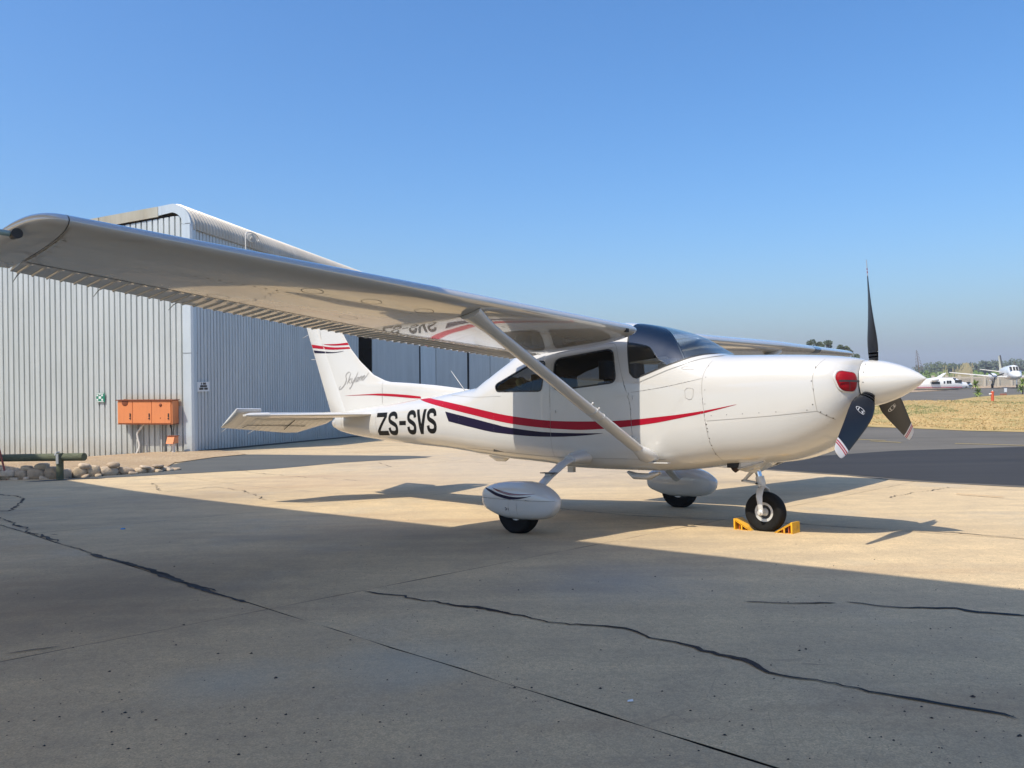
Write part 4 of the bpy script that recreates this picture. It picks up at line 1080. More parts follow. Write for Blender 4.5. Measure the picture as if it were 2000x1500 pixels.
# ---- nose gear, cowl flaps, exhaust
ng = empty('nose_gear', (.1955, 0, 0)); ng.parent = plane
def nb_(name, mb, m, **k): return mb.build(name, m, ng, M=Matrix.Translation((-.1955, 0, 0)), **k)
mb = MB(); mb.tube([(.115, 0, .60), (.145, 0, .50), (.150, 0, .475)], [.03, .027, .027], 16); nb_('oleo_cylinder', mb, CHROME)
mb = MB(); mb.tube([(.150, 0, .485), (.165, 0, .43), (.172, 0, .395)], [.038, .038, .033], 16); mb.tube([(.168, -.03, .41), (.170, -.05, .408)], .012, 8); nb_('strut_collar', mb, WHITE)
for sg in (-1, 1):
    mb = MB(); mb.tube([(.172, 0, .40), (.178, sg*.055, .375), (.184, sg*.090, .32), (.190, sg*.093, .25), (.1955, sg*.090, .178)], [.032, .033, .030, .024, .022], 14, squash=.45, flatdir=(1, 0, 0)); nb_('fork_arm', mb, WHITE)
    mb = MB(); mb.lathe([(0, -.012), (.026, -.012), (.026, .012), (.014, .018), (.014, .03), (0, .03)], (.1955, sg*.097, .178), (0, sg, 0), 16); nb_('axle_nut', mb, ALU)
tyre(ng, (0, 0, .178), .1775, .125, ALU, .085)
for p, q, w_ in (((.09, .535), (.0, .445), .02), ((.0, .445), (.145, .425), .018)):
    for sy in (-1, 1):
        mb = MB(); mb.tube([(p[0], sy*.022, p[1]), (q[0], sy*.012, q[1])], [w_*.6, w_*.5], 8); nb_('torque_link', mb, WHITE)
mb = MB(); mb.tube([(.0, -.03, .445), (.0, .03, .445)], .011, 8); mb.tube([(.14, -.05, .425), (.14, .05, .425)], .009, 8); mb.tube([(.09, -.045, .535), (.09, .045, .535)], .010, 8); mb.tube([(.165, -.042, .39), (.165, -.034, .39)], .014, 10); nb_('link_bolt', mb, BLACKM)
mb = MB()
mb.loft([[(-.02, -.13, .66), (-.02, .13, .66), (-.02, .10, .545), (-.02, -.10, .545)], [(.10, -.14, .66), (.10, .14, .66), (.13, .075, .520), (.13, -.075, .520)], [(.30, -.15, .68), (.30, .15, .68), (.27, .10, .60), (.27, -.10, .60)]])
mb.build('nose_gear_fairing', WHITE, plane, smooth=False)
for sg in (-1, 1):
    y0, y1 = sg*.15, sg*.30
    mb = MB()
    A = [(.34, y0, .615), (.34, y1, .630), (.10, y1, .565), (.10, y0, .530)]; B = [(x, y, z+.008) for x, y, z in A]
    mb.loft([A, B]); mb.loft([[(.34, y1, .625), (.33, y1, .665), (.12, y1, .625), (.10, y1, .562)], [(.34, y1-sg*.01, .625), (.33, y1-sg*.01, .665), (.12, y1-sg*.01, .625), (.10, y1-sg*.01, .562)]])
    mb.build('cowl_flap', WHITE, plane, smooth=False)
    mb = MB(); mb.box((.0, min(y0, y1), .575), (.13, max(y0, y1), .62)); mb.build('cowl_outlet', DARK, plane, smooth=False)
mb = MB(); mb.tube([(.16, -.22, .63), (.06, -.22, .585), (.02, -.22, .555)], [.035, .035, .034], 16, cap=False); mb.tube([(.16, -.22, .63), (.06, -.22, .585), (.025, -.22, .558)], .030, 16); mb.build('exhaust_pipe', mat('exhaust_steel', (.035, .018, .012), .6, .4), plane)

# ---- wheel chocks
def chock(name, cx, sgn, label):
    o = empty(name, label=label, cat='wheel chock', group='yellow chocks round the nose wheel')
    o.matrix_world = pm @ Matrix.Translation((cx, 0, 0)) @ Matrix.Rotation(0 if sgn > 0 else math.pi, 4, 'Z')
    # wedge profile: x from the wheel outwards; tall end away from the wheel
    L, H, W_ = .155, .105, .075
    mb = MB()
    for y in (-W_, W_-.012):
        mb.loft([[(0, y, 0), (L, y, 0), (L, y, .014), (.03, y, .014), (.005, y, .012)], [(0, y+.012, 0), (L, y+.012, 0), (L, y+.012, .014), (.03, y+.012, .014), (.005, y+.012, .012)]])
        mb.loft([[(.0, y, .012), (.02, y, .012), (L, y, H-.014), (L, y, H)], [(.0, y+.012, .012), (.02, y+.012, .012), (L, y+.012, H-.014), (L, y+.012, H)]])
        mb.box((.085, y, .013), (.097, y+.012, .065)); 
    mb.build('side_frame', YEL, o, smooth=False)
    mb = MB(); mb.loft([[(0, -W_, .014), (0, W_, .014), (0, W_, .006), (0, -W_, .006)], [(L, -W_, H+.003), (L, W_, H+.003), (L, W_, H-.008), (L, -W_, H-.008)]]); mb.build('ramp', YEL, o, smooth=False)
    mb = MB(); mb.box((L-.003, -W_-.002, 0), (L+.010, W_+.002, H+.004)); mb.build('back_plate', YEL, o, smooth=False)
    mb = MB(); mb.box((.06, -W_+.02, .0), (.066, W_-.02, .045)); mb.box((.12, -W_+.02, .0), (.126, W_-.02, .08)); mb.build('inner_rib', mat('orange_rib', (.65, .16, .02), .6), o, smooth=False)
chock('wheel_chock', .1955+.105, 1, 'yellow plastic wheel chock in front of the nose wheel')
chock('wheel_chock', .1955-.105, -1, 'yellow plastic wheel chock behind the nose wheel')

# ================================================================ surroundings
def WZ(px, py, depth): return CAMZ + ray(px, py).z*depth
def ZG(x, y, o=0): return zg(x, y)+o

# ---------------------------------------------------------------- the corrugated hangar on the left
AL = math.radians(9.74)
C0 = Vector((-8.85, 21.64))
U1 = Vector((-math.cos(AL), math.sin(AL))); U2 = Vector((math.sin(AL), math.cos(AL)))      # along the end wall, along the door front
N1 = Vector((-math.sin(AL), -math.cos(AL))); N2 = Vector((math.cos(AL), -math.sin(AL)))
def H1(s, d, z): p = C0+U1*s+N1*d; return Vector((p.x, p.y, z))
def H2(s, d, z): p = C0+U2*s+N2*d; return Vector((p.x, p.y, z))
ZT = 6.86; RB_ = .55; SLOPE = .122
PITCHR = .1715
def vtop(s): return ZT-.30-SLOPE*max(0, s-.5)
hangar = empty('corrugated_hangar', (C0.x, C0.y, ZG(C0.x, C0.y)), label='grey corrugated metal hangar with curved eaves and sliding doors behind the parked airplane', cat='hangar')
HI = Matrix.Translation((-C0.x, -C0.y, -ZG(C0.x, C0.y)))
def hb(name, mb, m, parent=None, **k):
    return mb.build(name, m, parent or hangar, M=HI, **k)
def ribs(s0, n, pitch=PITCHR, rw_=.034, rh=.042, flat=.012):
    prof = []
    if rw_ == 'groove':
        for i in range(n):
            a = s0+i*pitch; c = a+pitch*.5
            prof += [(a, 0), (c-.024, 0), (c-.014, -.05), (c+.014, -.05), (c+.024, 0)]
        prof.append((s0+n*pitch, 0)); return prof
    for i in range(n):
        a = s0+i*pitch; c = a+pitch*.5
        prof += [(a, 0), (c-rw_-flat, 0), (c-rw_*.45, rh), (c+rw_*.45, rh), (c+rw_+flat, 0)]
    prof.append((s0+n*pitch, 0)); return prof
def panel(P, prof, zb, zt, d0=0.):
    mb = MB(); rows = [[P(s, d+d0, zb(s)) for s, d in prof], [P(s, d+d0, zt(s)) for s, d in prof]]
    grid_faces(mb, rows); return mb
def base(P): return lambda s: ZG(P(s, 0, 0).x, P(s, 0, 0).y, .03)
b1, b2 = base(H1), base(H2)
for i in range(22):
    s0 = .22+i*4*PITCHR
    hb('wall_sheet', panel(H1, ribs(s0, 4, PITCHR, 'groove'), b1, lambda s: vtop(s), .002*(i % 2)), GALV, smooth=False)
for i in range(18):
    s0 = .17+i*4*PITCHR
    hb('wall_sheet', panel(H2, ribs(s0, 4, PITCHR, 'groove'), b2, lambda s: ZT-RB_+.01, .002*(i % 2)), GALV2, smooth=False)
# curved eave sheets that run on as the roof
arc = [(0.03, ZT-RB_-.12), (0.03, ZT-RB_)] + [(RB_*(1-math.cos(a))*-1+.03, ZT-RB_+RB_*math.sin(a)) for a in np.linspace(.16, math.pi/2-.11, 9)] + [(-RB_-.5, ZT-.03-.05), (-14.5, ZT-.05-SLOPE*14)]
for i in range(76):
    prof = ribs(.0+i*4*PITCHR, 4); mb = MB(); rows = []
    for k_, (d, z) in enumerate(arc):
        q0, q1 = arc[max(k_-1, 0)], arc[min(k_+1, len(arc)-1)]
        t = Vector((q1[0]-q0[0], q1[1]-q0[1])).normalized(); nn = Vector((t.y, -t.x)); nn = nn if nn.x >= -.001 and (nn.y > 0 or nn.x > 0) else -nn
        if nn.y < -.01: nn = -nn
        row = []
        for s, h in prof:
            p = C0+U2*s+N2*(d+nn.x*h*1.3); row.append(Vector((p.x, p.y, z+nn.y*h*1.3)))
        rows.append(row)
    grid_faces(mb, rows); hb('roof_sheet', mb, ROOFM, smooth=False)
# pale flashing: upright corner, curved corner piece and verge
def band(P, outer, inner, d): pass
mb = MB(); z0_ = ZG(C0.x, C0.y, .0); zc_ = ZT-RB_+.04
mb.loft([[H1(.25, .03, z0_), H1(.0, .05, z0_), H2(.0, .05, z0_), H2(.17, .05, z0_), H2(.17, .03, z0_), H1(-.02, -.02, z0_), H1(.25, .01, z0_)],
         [H1(.25, .03, zc_), H1(.0, .05, zc_), H2(.0, .05, zc_), H2(.17, .05, zc_), H2(.17, .03, zc_), H1(-.02, -.02, zc_), H1(.25, .01, zc_)]])
hb('corner_flashing', mb, FLASH, smooth=False)
mb = MB()
for z in (2.75, zc_-.02): mb.loft([[H1(.255, .034, z), H1(-.005, .056, z), H2(.175, .056, z), H2(.175, .03, z), H1(.255, .0, z)], [H1(.255, .034, z+.012), H1(-.005, .056, z+.012), H2(.175, .056, z+.012), H2(.175, .03, z+.012), H1(.255, .0, z+.012)]])
hb('flashing_joint', mb, BLACKM, smooth=False)
mb = MB(); secs = []
for a in np.linspace(0, math.pi/2-.12, 12):
    o_ = (RB_+.03-(RB_+.06)*math.cos(a), zc_-.03+(RB_+.03)*math.sin(a)); w_ = .25
    n_ = (o_[0]+w_*math.cos(a), o_[1]-w_*math.sin(a)*.95)
    secs.append([H1(o_[0], .05, o_[1]), H1(n_[0], .04, n_[1]), H1(n_[0], .0, n_[1]), H1(o_[0], -.30, o_[1])])
e_ = secs[-1]; s1 = .95; zt_ = ZT+.03-SLOPE*(s1-.5)
secs.append([H1(s1, .05, zt_), H1(s1, .04, zt_-.25), H1(s1, 0, zt_-.25), H1(s1, -.3, zt_)])
mb.loft(secs); hb('curved_flashing', mb, FLASH, angle=40)
for a_, b_ in ((.96, 2.78), (2.80, 4.9), (4.92, 7.4), (7.42, 14.3)):
    mb = MB(); f_ = lambda s: ZT+.03-SLOPE*(s-.5)
    mb.loft([[H1(s, .055, f_(s)), H1(s, .045, f_(s)-.28), H1(s, 0, f_(s)-.28), H1(s, -.3, f_(s))] for s in (a_, b_)]); hb('verge_fascia', mb, FASCIA, smooth=False)
# dark base rail, door opening, sliding doors
mb = MB(); S_ = np.linspace(.17, 51, 40)
mb.loft([[H2(s, .02, b2(s)-.10), H2(s, .02, b2(s)+.03), H2(s, -.06, b2(s)+.03), H2(s, -.06, b2(s)-.10)] for s in S_]); hb('base_rail', mb, BLACKM, smooth=False)
S_ = np.linspace(.25, 14.9, 12); mb = MB()
mb.loft([[H1(s, .01, b1(s)-.12), H1(s, .01, b1(s)+.02), H1(s, -.06, b1(s)+.02), H1(s, -.06, b1(s)-.12)] for s in S_]); hb('base_rail', mb, BLACKM, smooth=False)
mb = MB(); mb.loft([[H2(12.52, .03, b2(12.5)), H2(12.64, .03, b2(12.5)), H2(12.64, -.1, b2(12.5)), H2(12.52, -.1, b2(12.5))], [H2(12.52, .03, ZT-RB_), H2(12.64, .03, ZT-RB_), H2(12.64, -.1, ZT-RB_), H2(12.52, -.1, ZT-RB_)]]); hb('door_post', mb, GALV2, smooth=False)
mb = MB(); mb.loft([[H2(12.5, .06, 4.9), H2(12.5, .06, ZT-RB_), H2(12.5, .0, ZT-RB_), H2(12.5, .0, 4.9)], [H2(52, .06, 4.9), H2(52, .06, ZT-RB_), H2(52, .0, ZT-RB_), H2(52, .0, 4.9)]]); hb('door_header', mb, GALV2, smooth=False)
for s0, s1, dd in ((14.5, 22.1, -.02), (22.15, 25.3, .03), (25.6, 33.9, -.02), (34.3, 41.7, .03), (42.1, 51.5, -.02)):
    n = int((s1-s0)/PITCHR)
    pr = ribs(s0, n, PITCHR, 'groove') if s0 != 22.15 else [(s0, 0), (s1, 0)]
    hb('sliding_door', panel(H2, pr, b2, lambda s: 4.95, dd), GALV2 if s0 != 22.15 else FLASH, smooth=False)
for s in (25.45, 34.1, 41.9):
    mb = MB(); mb.loft([[H2(s-.13, -.10, b2(s)), H2(s+.13, -.10, b2(s)), H2(s+.13, -.16, b2(s)), H2(s-.13, -.16, b2(s))], [H2(s-.13, -.10, 4.95), H2(s+.13, -.10, 4.95), H2(s+.13, -.16, 4.95), H2(s-.13, -.16, 4.95)]]); hb('door_gap', mb, DARK, smooth=False)
mb = MB()                                       # inner shell keeps the inside dark
def hp(s2, d): p = C0+U2*s2+N2*d; return p
for a, b in (((51.9, -.2), (51.9, -14.4)), ((51.9, -14.4), (.2, -14.4)), ((.15, -14.4), (.15, -.05))):
    p, q = hp(*a), hp(*b); mb.add([(p.x, p.y, -.8), (q.x, q.y, -.8), (q.x, q.y, ZT-RB_-.0 if a[1] > -1 and b[1] > -1 else 5.1), (p.x, p.y, 5.1)], [(0, 1, 2, 3)])
p = [hp(.15, -.3), hp(51.9, -.3), hp(51.9, -14.4), hp(.15, -14.4)]; mb.add([(q.x, q.y, 6.2 if i < 2 else 4.9) for i, q in enumerate(p)], [(0, 1, 2, 3)])
hb('inner_shell', mb, DARK, smooth=False)

# gooseneck fitting on the hangar front under the eaves
gl = empty('gooseneck_fitting', tuple(H2(3.75, .12, 4.6)), label='white curled pipe with grey round disc on the hangar wall under the curved eaves', cat='wall fitting')
def gpt(a, z, d=.25): return H2(a, d, z) - Vector(gl.location)
gs = None
for s_ in np.linspace(1, 8, 281):
    q = H2(s_, .25, 0); 
    if 1000+FPX*q.x/q.y >= 482: gs = s_; break
dz = H2(gs, .25, 0).y; zt2 = WZ(482, 459, dz)
fx = .019*7
mb = MB(); R_ = .16
P = [gpt(gs, WZ(482, 520, dz)), gpt(gs, zt2)] + [gpt(gs+(R_-R_*math.cos(a))*2.6, zt2+R_*math.sin(a)*.9) for a in np.linspace(.3, 3.6, 14)]
mb.tube(P, .017, 8); mb.build('pipe', PVC, gl)
mb = MB(); c_ = gpt(gs+R_*2.4, zt2-.03); mb.lathe([(.0, -.02), (.135, -.02), (.14, .0), (.13, .015), (0, .02)], c_, (.35, -.93, 0), 24); mb.build('disc', POSTG, gl)
mb = MB(); mb.tube([c_+Vector((-.02, -.04, -.03)), c_+Vector((.0, -.05, .02)), c_+Vector((.05, -.04, .035))], [.02, .02, .01], 8); mb.build('hook', PVC, gl)

# ---------------------------------------------------------------- fittings on the end wall
cab = empty('distribution_cabinet', tuple(H1(1.2, 0, b1(1.2))), label='orange three-door electrical cabinet on legs against the hangar end wall', cat='electrical cabinet')
L_ = Matrix.Translation(-Vector(cab.location))
def cb(name, mb, m, **k): return mb.build(name, m, cab, M=L_, **k)
def boxH(mb, s0, s1, d0, d1, z0, z1):
    mb.loft([[H1(s, d0, z0), H1(s, d1, z0), H1(s, d1, z1), H1(s, d0, z1)] for s in (s0, s1)])
zt_ = WZ(290, 782.5, 21.45); zb_ = WZ(290, 828, 21.45)
mb = MB(); boxH(mb, .40, 2.05, .04, .33, zb_, zt_); cb('housing', mb, ORANGE, smooth=False)
mb = MB(); boxH(mb, .37, 2.08, .03, .38, zt_, zt_+.025); boxH(mb, .39, 2.06, .05, .345, zb_-.02, zb_); cb('rain_lip', mb, RUSTY, smooth=False)
for k_, (a, b) in enumerate(((1.60, 2.045), (1.02, 1.585), (.44, 1.005))):
    mb = MB(); boxH(mb, a, b, .335, .352, zb_+.02, zt_-.02); dr_ = cb('door', mb, ORANGE, smooth=False)
    mb = MB(); boxH(mb, a+.05, a+.075, .352, .37, zb_+.19, zb_+.29); boxH(mb, a+.045, a+.085, .352, .368, zb_+.13, zb_+.165); mb.build('handle', BLACKM, dr_, smooth=False, M=L_)
mb = MB(); mb.lathe([(.045, 0), (.04, .012), (0, .014)], H1(.74, .353, zt_-.12), (N1.x, N1.y, 0), 14); mb.lathe([(.016, 0), (0, .01)], H1(.75, .353, zb_+.16), (N1.x, N1.y, 0), 8); mb.lathe([(.10, 0), (.09, .006), (0, .007)], H1(1.82, .353, zt_-.055), (N1.x, N1.y, 0), 14); cb('rust_spot', mb, RUSTY)
for s in (1.78, 1.62, .87):
    mb = MB(); boxH(mb, s, s+.05, .06, .11, b1(s)-.05, zb_); cb('leg', mb, POSTG, smooth=False)
mb = MB(); P = [H1(1.35, .18, zb_), H1(1.45, .2, zb_-.12), H1(1.56, .2, zb_-.30), H1(1.50, .2, zb_-.6), H1(1.54, .22, b1(1.5)+.12), H1(1.62, .25, b1(1.5)-.02)]; mb.tube([tuple(q) for q in cr(P, 4)], .028, 8); cb('conduit', mb, PVC)
mb = MB(); mb.tube([H1(.62, .12, zb_), H1(.56, .12, zb_-.2), H1(.555, .12, zb_-.7), H1(.60, .14, b1(.6))], .017, 8); mb.tube([H1(.50, .10, zb_), H1(.53, .10, zb_-.25), H1(.52, .10, b1(.5))], .012, 8); cb('cable', mb, BLACKM)
mb = MB(); boxH(mb, 2.06, 2.13, .1, .2, zb_+.06, zb_+.18); cb('socket', mb, PVC, smooth=False)

jb = empty('junction_box', tuple(H1(.33, .4, b1(.3))), label='small orange box with slanted lid on a short white post beside the hangar corner', cat='junction box')
Lj = Matrix.Translation(-Vector(jb.location)); z_ = WZ(343, 852, 21.3); zl = WZ(343, 866, 21.3)
mb = MB(); mb.loft([[H1(s, .28, zl), H1(s, .54, zl), H1(s, .46, z_), H1(s, .28, z_)] for s in (.26, .47)]); mb.build('housing', ORANGE, jb, smooth=False, M=Lj)
mb = MB(); mb.loft([[H1(s, .26, z_), H1(s, .48, z_), H1(s, .48, z_+.015), H1(s, .26, z_+.015)] for s in (.24, .49)]); mb.build('lid', RUSTY, jb, smooth=False, M=Lj)
mb = MB(); mb.tube([H1(.35, .38, b1(.3)-.05), H1(.35, .38, zl)], .045, 12); mb.tube([H1(.35, .38, b1(.3)+.22), H1(.46, .40, b1(.3)+.22)], .022, 8); mb.build('post', PVC, jb, M=Lj)

sg_ = empty('assembly_sign', tuple(H1(2.6, .05, 1.)), label='small green and white square sign fixed to the ribbed end wall', cat='sign')
Ls = Matrix.Translation(-Vector(sg_.location)); sc_ = None
for s_ in np.linspace(1.5, 4.5, 301):
    q = H1(s_, .05, 0)
    if 1000+FPX*q.x/q.y <= 196: sc_ = s_; break
d_ = H1(sc_, .05, 0).y; z0, z1 = WZ(196, 785.5, d_), WZ(196, 767.3, d_); hs = (z1-z0)/2; zc = (z0+z1)/2
mb = MB(); mb.loft([[H1(s, .037, z0), H1(s, .045, z0), H1(s, .045, z1), H1(s, .037, z1)] for s in (sc_-hs, sc_+hs)]); mb.build('plate', SIGNG, sg_, smooth=False, M=Ls)
mb = MB()
def q4(a, b, c, d): mb.loft([[H1(sc_-hs*u, .0455, zc+hs*v) for u, v in ((a, c), (b, c), (b, d), (a, d))], [H1(sc_-hs*u, .048, zc+hs*v) for u, v in ((a, c), (b, c), (b, d), (a, d))]])
q4(-.98, .78, .80, .95); q4(-.98, .78, -.95, -.80); q4(-.42, .18, -.28, .28)
for u, v in ((-.72, .48), (.42, .48), (-.72, -.48), (.42, -.48)): q4(u-.2, u+.2, v-.2, v+.2)
q4(-.35, .1, .55, .72)
mb.build('symbol', SIGNW, sg_, smooth=False, M=Ls)

ws = empty('notice_board', tuple(H2(.5, .05, 1.5)), label='small white notice with three lines of black print on the hangar front', cat='sign')
Lw = Matrix.Translation(-Vector(ws.location)); t0 = t1 = None
for s_ in np.linspace(.1, 3, 1200):
    q = H2(s_, .05, 0); X_ = 1000+FPX*q.x/q.y
    if t0 is None and X_ >= 385.3: t0 = s_
    if t1 is None and X_ >= 409.5: t1 = s_
d_ = H2(t0, .05, 0).y; z0, z1 = WZ(397, 764.7, d_+.3), WZ(397, 745.6, d_+.3)
mb = MB(); mb.loft([[H2(s, .037, z0), H2(s, .045, z0), H2(s, .045, z1), H2(s, .037, z1)] for s in (t0, t1)]); mb.build('plate', SIGNW, ws, smooth=False, M=Lw)
mb = MB()
for a, b, c in ((.30, .40, .80), (.46, .72, .80), (.24, .47, .54), (.50, .80, .54), (.17, .52, .28), (.56, .85, .28)):
    x = a
    while x < b-.02:
        u0, u1 = t0+(t1-t0)*x, t0+(t1-t0)*(x+.032); zz = z0+(z1-z0)*c
        mb.loft([[H2(u, .0455, zz-.028), H2(u, .0475, zz-.028), H2(u, .0475, zz+.03), H2(u, .0455, zz+.03)] for u in (u0, u1)]); x += .042
mb.build('print', LETTER, ws, smooth=False, M=Lw)

# ---------------------------------------------------------------- stone edging, timber rail and bits in front of the end wall
sw = empty('stone_retaining_wall', (-9.3, 15.6, ZG(-9.3, 15.6)), label='low wall of rounded fieldstones holding back the dirt beside the apron', cat='stone wall')
rr = np.random.default_rng(11)
wallpts = [(-12.8, 15.15), (-11.0, 15.42), (-9.9, 15.5), (-9.0, 15.55), (-8.3, 16.05), (-7.75, 16.5), (-7.45, 17.0)]
def stone(x, y, z, a, b, c, rz, seed, m):
    r2 = np.random.default_rng(seed); bm = bmesh.new(); bmesh.ops.create_icosphere(bm, subdivisions=2, radius=1)
    for v in bm.verts:
        v.co *= 1 + .10*math.sin(v.co.x*3+seed)+.07*r2.normal(); v.co = Vector([math.copysign(abs(q)**.6, q) for q in v.co])
        v.co = Vector((v.co.x*a, v.co.y*b, v.co.z*c))
    bm.transform(Matrix.Translation((x+9.3, y-15.6, z-sw.location.z)) @ Matrix.Rotation(rz, 4, 'Z') @ Matrix.Rotation(r2.normal(0, .15), 4, 'Y'))
    for f in bm.faces: f.smooth = True
    me = bpy.data.meshes.new('stone'); bm.to_mesh(me); bm.free(); me.materials.append(m)
    o = bpy.data.objects.new('stone', me); COL.objects.link(o); o.parent = sw
d = 0.; seg = 0; k = 0
tot = sum(math.dist(a, b) for a, b in zip(wallpts, wallpts[1:])); L_at = 0
def along(d):
    for a, b in zip(wallpts, wallpts[1:]):
        l = math.dist(a, b)
        if d <= l: return (a[0]+(b[0]-a[0])*d/l, a[1]+(b[1]-a[1])*d/l, math.atan2(b[1]-a[1], b[0]-a[0]))
        d -= l
    return (*wallpts[-1], .7)
while d < tot:
    w_ = rr.uniform(.13, .19); x, y, an = along(d+w_); f_ = 1 if x < -8.3 else max(.35, 1-(x+8.3)*.8)
    h_ = rr.uniform(.09, .12)*f_
    stone(x, y+.02, ZG(x, y)+h_*1.0, w_*.95, .10, h_*1.15, an, k*7+1, STONE[k % 3]); k += 1
    if rr.random() < .35: stone(x+.08, y+.06, ZG(x, y)+h_*2.3, w_*.75, .10, h_*.6, an, k*7+3, STONE[(k+1) % 3]); k += 1
    if rr.random() < .5: stone(x+w_, y-.04, ZG(x, y)+.03, w_*.5, .07, .04, an, k*7+5, STONE[(k+2) % 3]); k += 1
    d += w_*1.8
def mulch(name, label, n, fn, m):
    mb = MB()
    for i in range(n):
        x, y, z, r_ = fn(i)
        q = [(x+r_*math.cos(a), y+r_*math.sin(a), z) for a in np.arange(4)*1.57+rr.uniform(0, 3)]
        mb.add(q+[(x, y, z+r_*.8)], [(j, (j+1) % 4, 4) for j in range(4)])
    return tag(mb.build(name, m), label, 'gravel', kind='stuff')
def f_(i):
    x = rr.uniform(-13, -8.6); y = rr.uniform(15.8, 21.3)
    return x, y, ZG(x, y)+.03+dirtz(x, y), rr.uniform(.006, .022)
mulch('dirt_stones', 'loose stones on the dry dirt below the hangar end wall', 900, f_, STONE[1])

rail = empty('timber_rail', (-9.02, 15.22, ZG(-9.02, 15.22)), label='weathered round timber rail strapped on a short post beside the dirt verge', cat='barrier rail')
Lr = Matrix.Translation(-Vector(rail.location))
za = WZ(160, 892.3, 15.2); zb2 = WZ(0, 896.5, 15.9)
xa, xb = (163-1000)/FPX*15.2, (-40-1000)/FPX*16.0
mb = MB(); A = Vector((xa, 15.2, za)); B = Vector((xb-1.5, 16.2, zb2-.02))
mb.tube([A, A+(B-A)*.3, A+(B-A)*.6, B], [.076, .074, .072, .066], 18); mb.build('rail_log', LOG, rail, M=Lr, angle=60)
px_, py_ = (115-1000)/FPX*15.28, 15.28
mb = MB(); mb.tube([(px_, py_, ZG(px_, py_)-.1), (px_, py_, WZ(115, 885, 15.3))], .066, 16); mb.build('post', LOG, rail, M=Lr, angle=60)
mb = MB(); mb.box((px_-.028, py_-.09, WZ(115, 905, 15.3)), (px_+.02, py_-.064, WZ(115, 886, 15.3))); mb.tube([(px_-.05, py_-.085, za+.03), (px_-.04, py_-.05, za+.085), (px_-.02, py_+.03, za+.09)], .014, 6); mb.build('strap', POSTG, rail, M=Lr, smooth=False)
p2 = (xb-1.0, 16.05); mb = MB(); mb.tube([(p2[0], p2[1], ZG(*p2)-.1), (p2[0], p2[1], zb2)], .066, 14); mb.build('post', LOG, rail, M=Lr)
x, y = G(17, 938); mb = MB(); q = Vector(((-14-1000)/FPX*15.6, 15.6, WZ(-14, 830, 15.6)))
mb.tube([(x, y-.05, ZG(x, y)), tuple(q)], .018, 8); tag(mb.build('leaning_rod', mat('rusty_red_rod', (.30, .07, .05), .7)), 'thin rusty red rod leaning across the timber rail', 'rod')
x, y = G(161, 927); mb = MB(); mb.tube([(x, y, ZG(x, y)), (x+.02, y, ZG(x, y)+.1), (x+.07, y+.05, ZG(x, y)+.19)], [.03, .028, .026], 8)
tag(mb.build('pipe_stub', PVC), 'short bent white pipe stub between the edging stones', 'pipe')

def leafy(name, x, y, z, n, h, spread, m, label=None, cat=None, width=.012, kind=None, parent=None):
    mb = MB()
    for i in range(n):
        a = rr.uniform(0, 6.28); r_ = rr.uniform(0, spread); hh = h*rr.uniform(.5, 1); l = hh*rr.uniform(.2, .7)
        p0 = Vector((x+r_*.4*math.cos(a), y+r_*.4*math.sin(a), z)); p1 = p0+Vector((l*.4*math.cos(a), l*.4*math.sin(a), hh*.65)); p2_ = p0+Vector((l*math.cos(a), l*math.sin(a), hh))
        s_ = Vector((-math.sin(a), math.cos(a), 0))*width
        mb.add([p0-s_, p0+s_, p1+s_, p1-s_, p2_], [(0, 1, 2, 3), (3, 2, 4)])
    o = mb.build(name, m, parent, smooth=False)
    return tag(o, label, cat, kind=kind) if label else o
GREENW = mat('weed_green', (.10, .17, .03), .7)
x, y = G(75, 936); leafy('weed_tuft', x, y, ZG(x, y), 90, .09, .28, GREENW, 'low green weed growing at the foot of the stone wall', 'weed')

# ---------------------------------------------------------------- unseen canopy overhead, inferred from its shadow; form guessed to suit the light
def BH(a, b, z): v = AP(a, b); return Vector((v[0], v[1], z))       # a along the apron joints, b across
sA = Vector((-7.92, 14.71)); eb = sA.dot(E2)                       # shadow line on the ground, measured across
Hh = 6.5
eb2 = eb + Hh*(SUN.x*E2.x+SUN.y*E2.y)/SUN.z - .17
oh = empty('unseen_shade_canopy', tuple(BH(-5, eb2-4, zg(*AP(-5, eb2-4)))), label='unseen open-sided canopy on posts, guessed form, added to shade the near apron', cat='canopy')
Lo = Matrix.Translation(-Vector(oh.location))
a0, a1 = -34., 15.; bb0 = eb2-7.2
DH = mat('canopy_sheet', (.62, .60, .55), .6)
def wallbox(mb, a0, a1, b0, b1, z0, z1):
    mb.loft([[BH(a, b0, z0), BH(a, b1, z0), BH(a, b1, z1), BH(a, b0, z1)] for a in (a0, a1)])
def edge(a): return zg(*AP(a, eb)) + Hh
mb = MB(); mb.loft([[BH(a, eb2, edge(a)-.12), BH(a, eb2, edge(a)), BH(a, bb0, edge(a)+.35), BH(a, bb0, edge(a)+.25)] for a in (a0, -20, -10, -5, 0, 5, 10, a1)])
mb.build('roof', DH, oh, smooth=False, M=Lo)
for a in (-33., -24., 13.):
    for b in (eb2-.6, bb0+.6):
        mb = MB(); wallbox(mb, a, a+.2, b-.2, b, -.3, edge(a)-.05); mb.build('post', POSTG, oh, smooth=False, M=Lo)

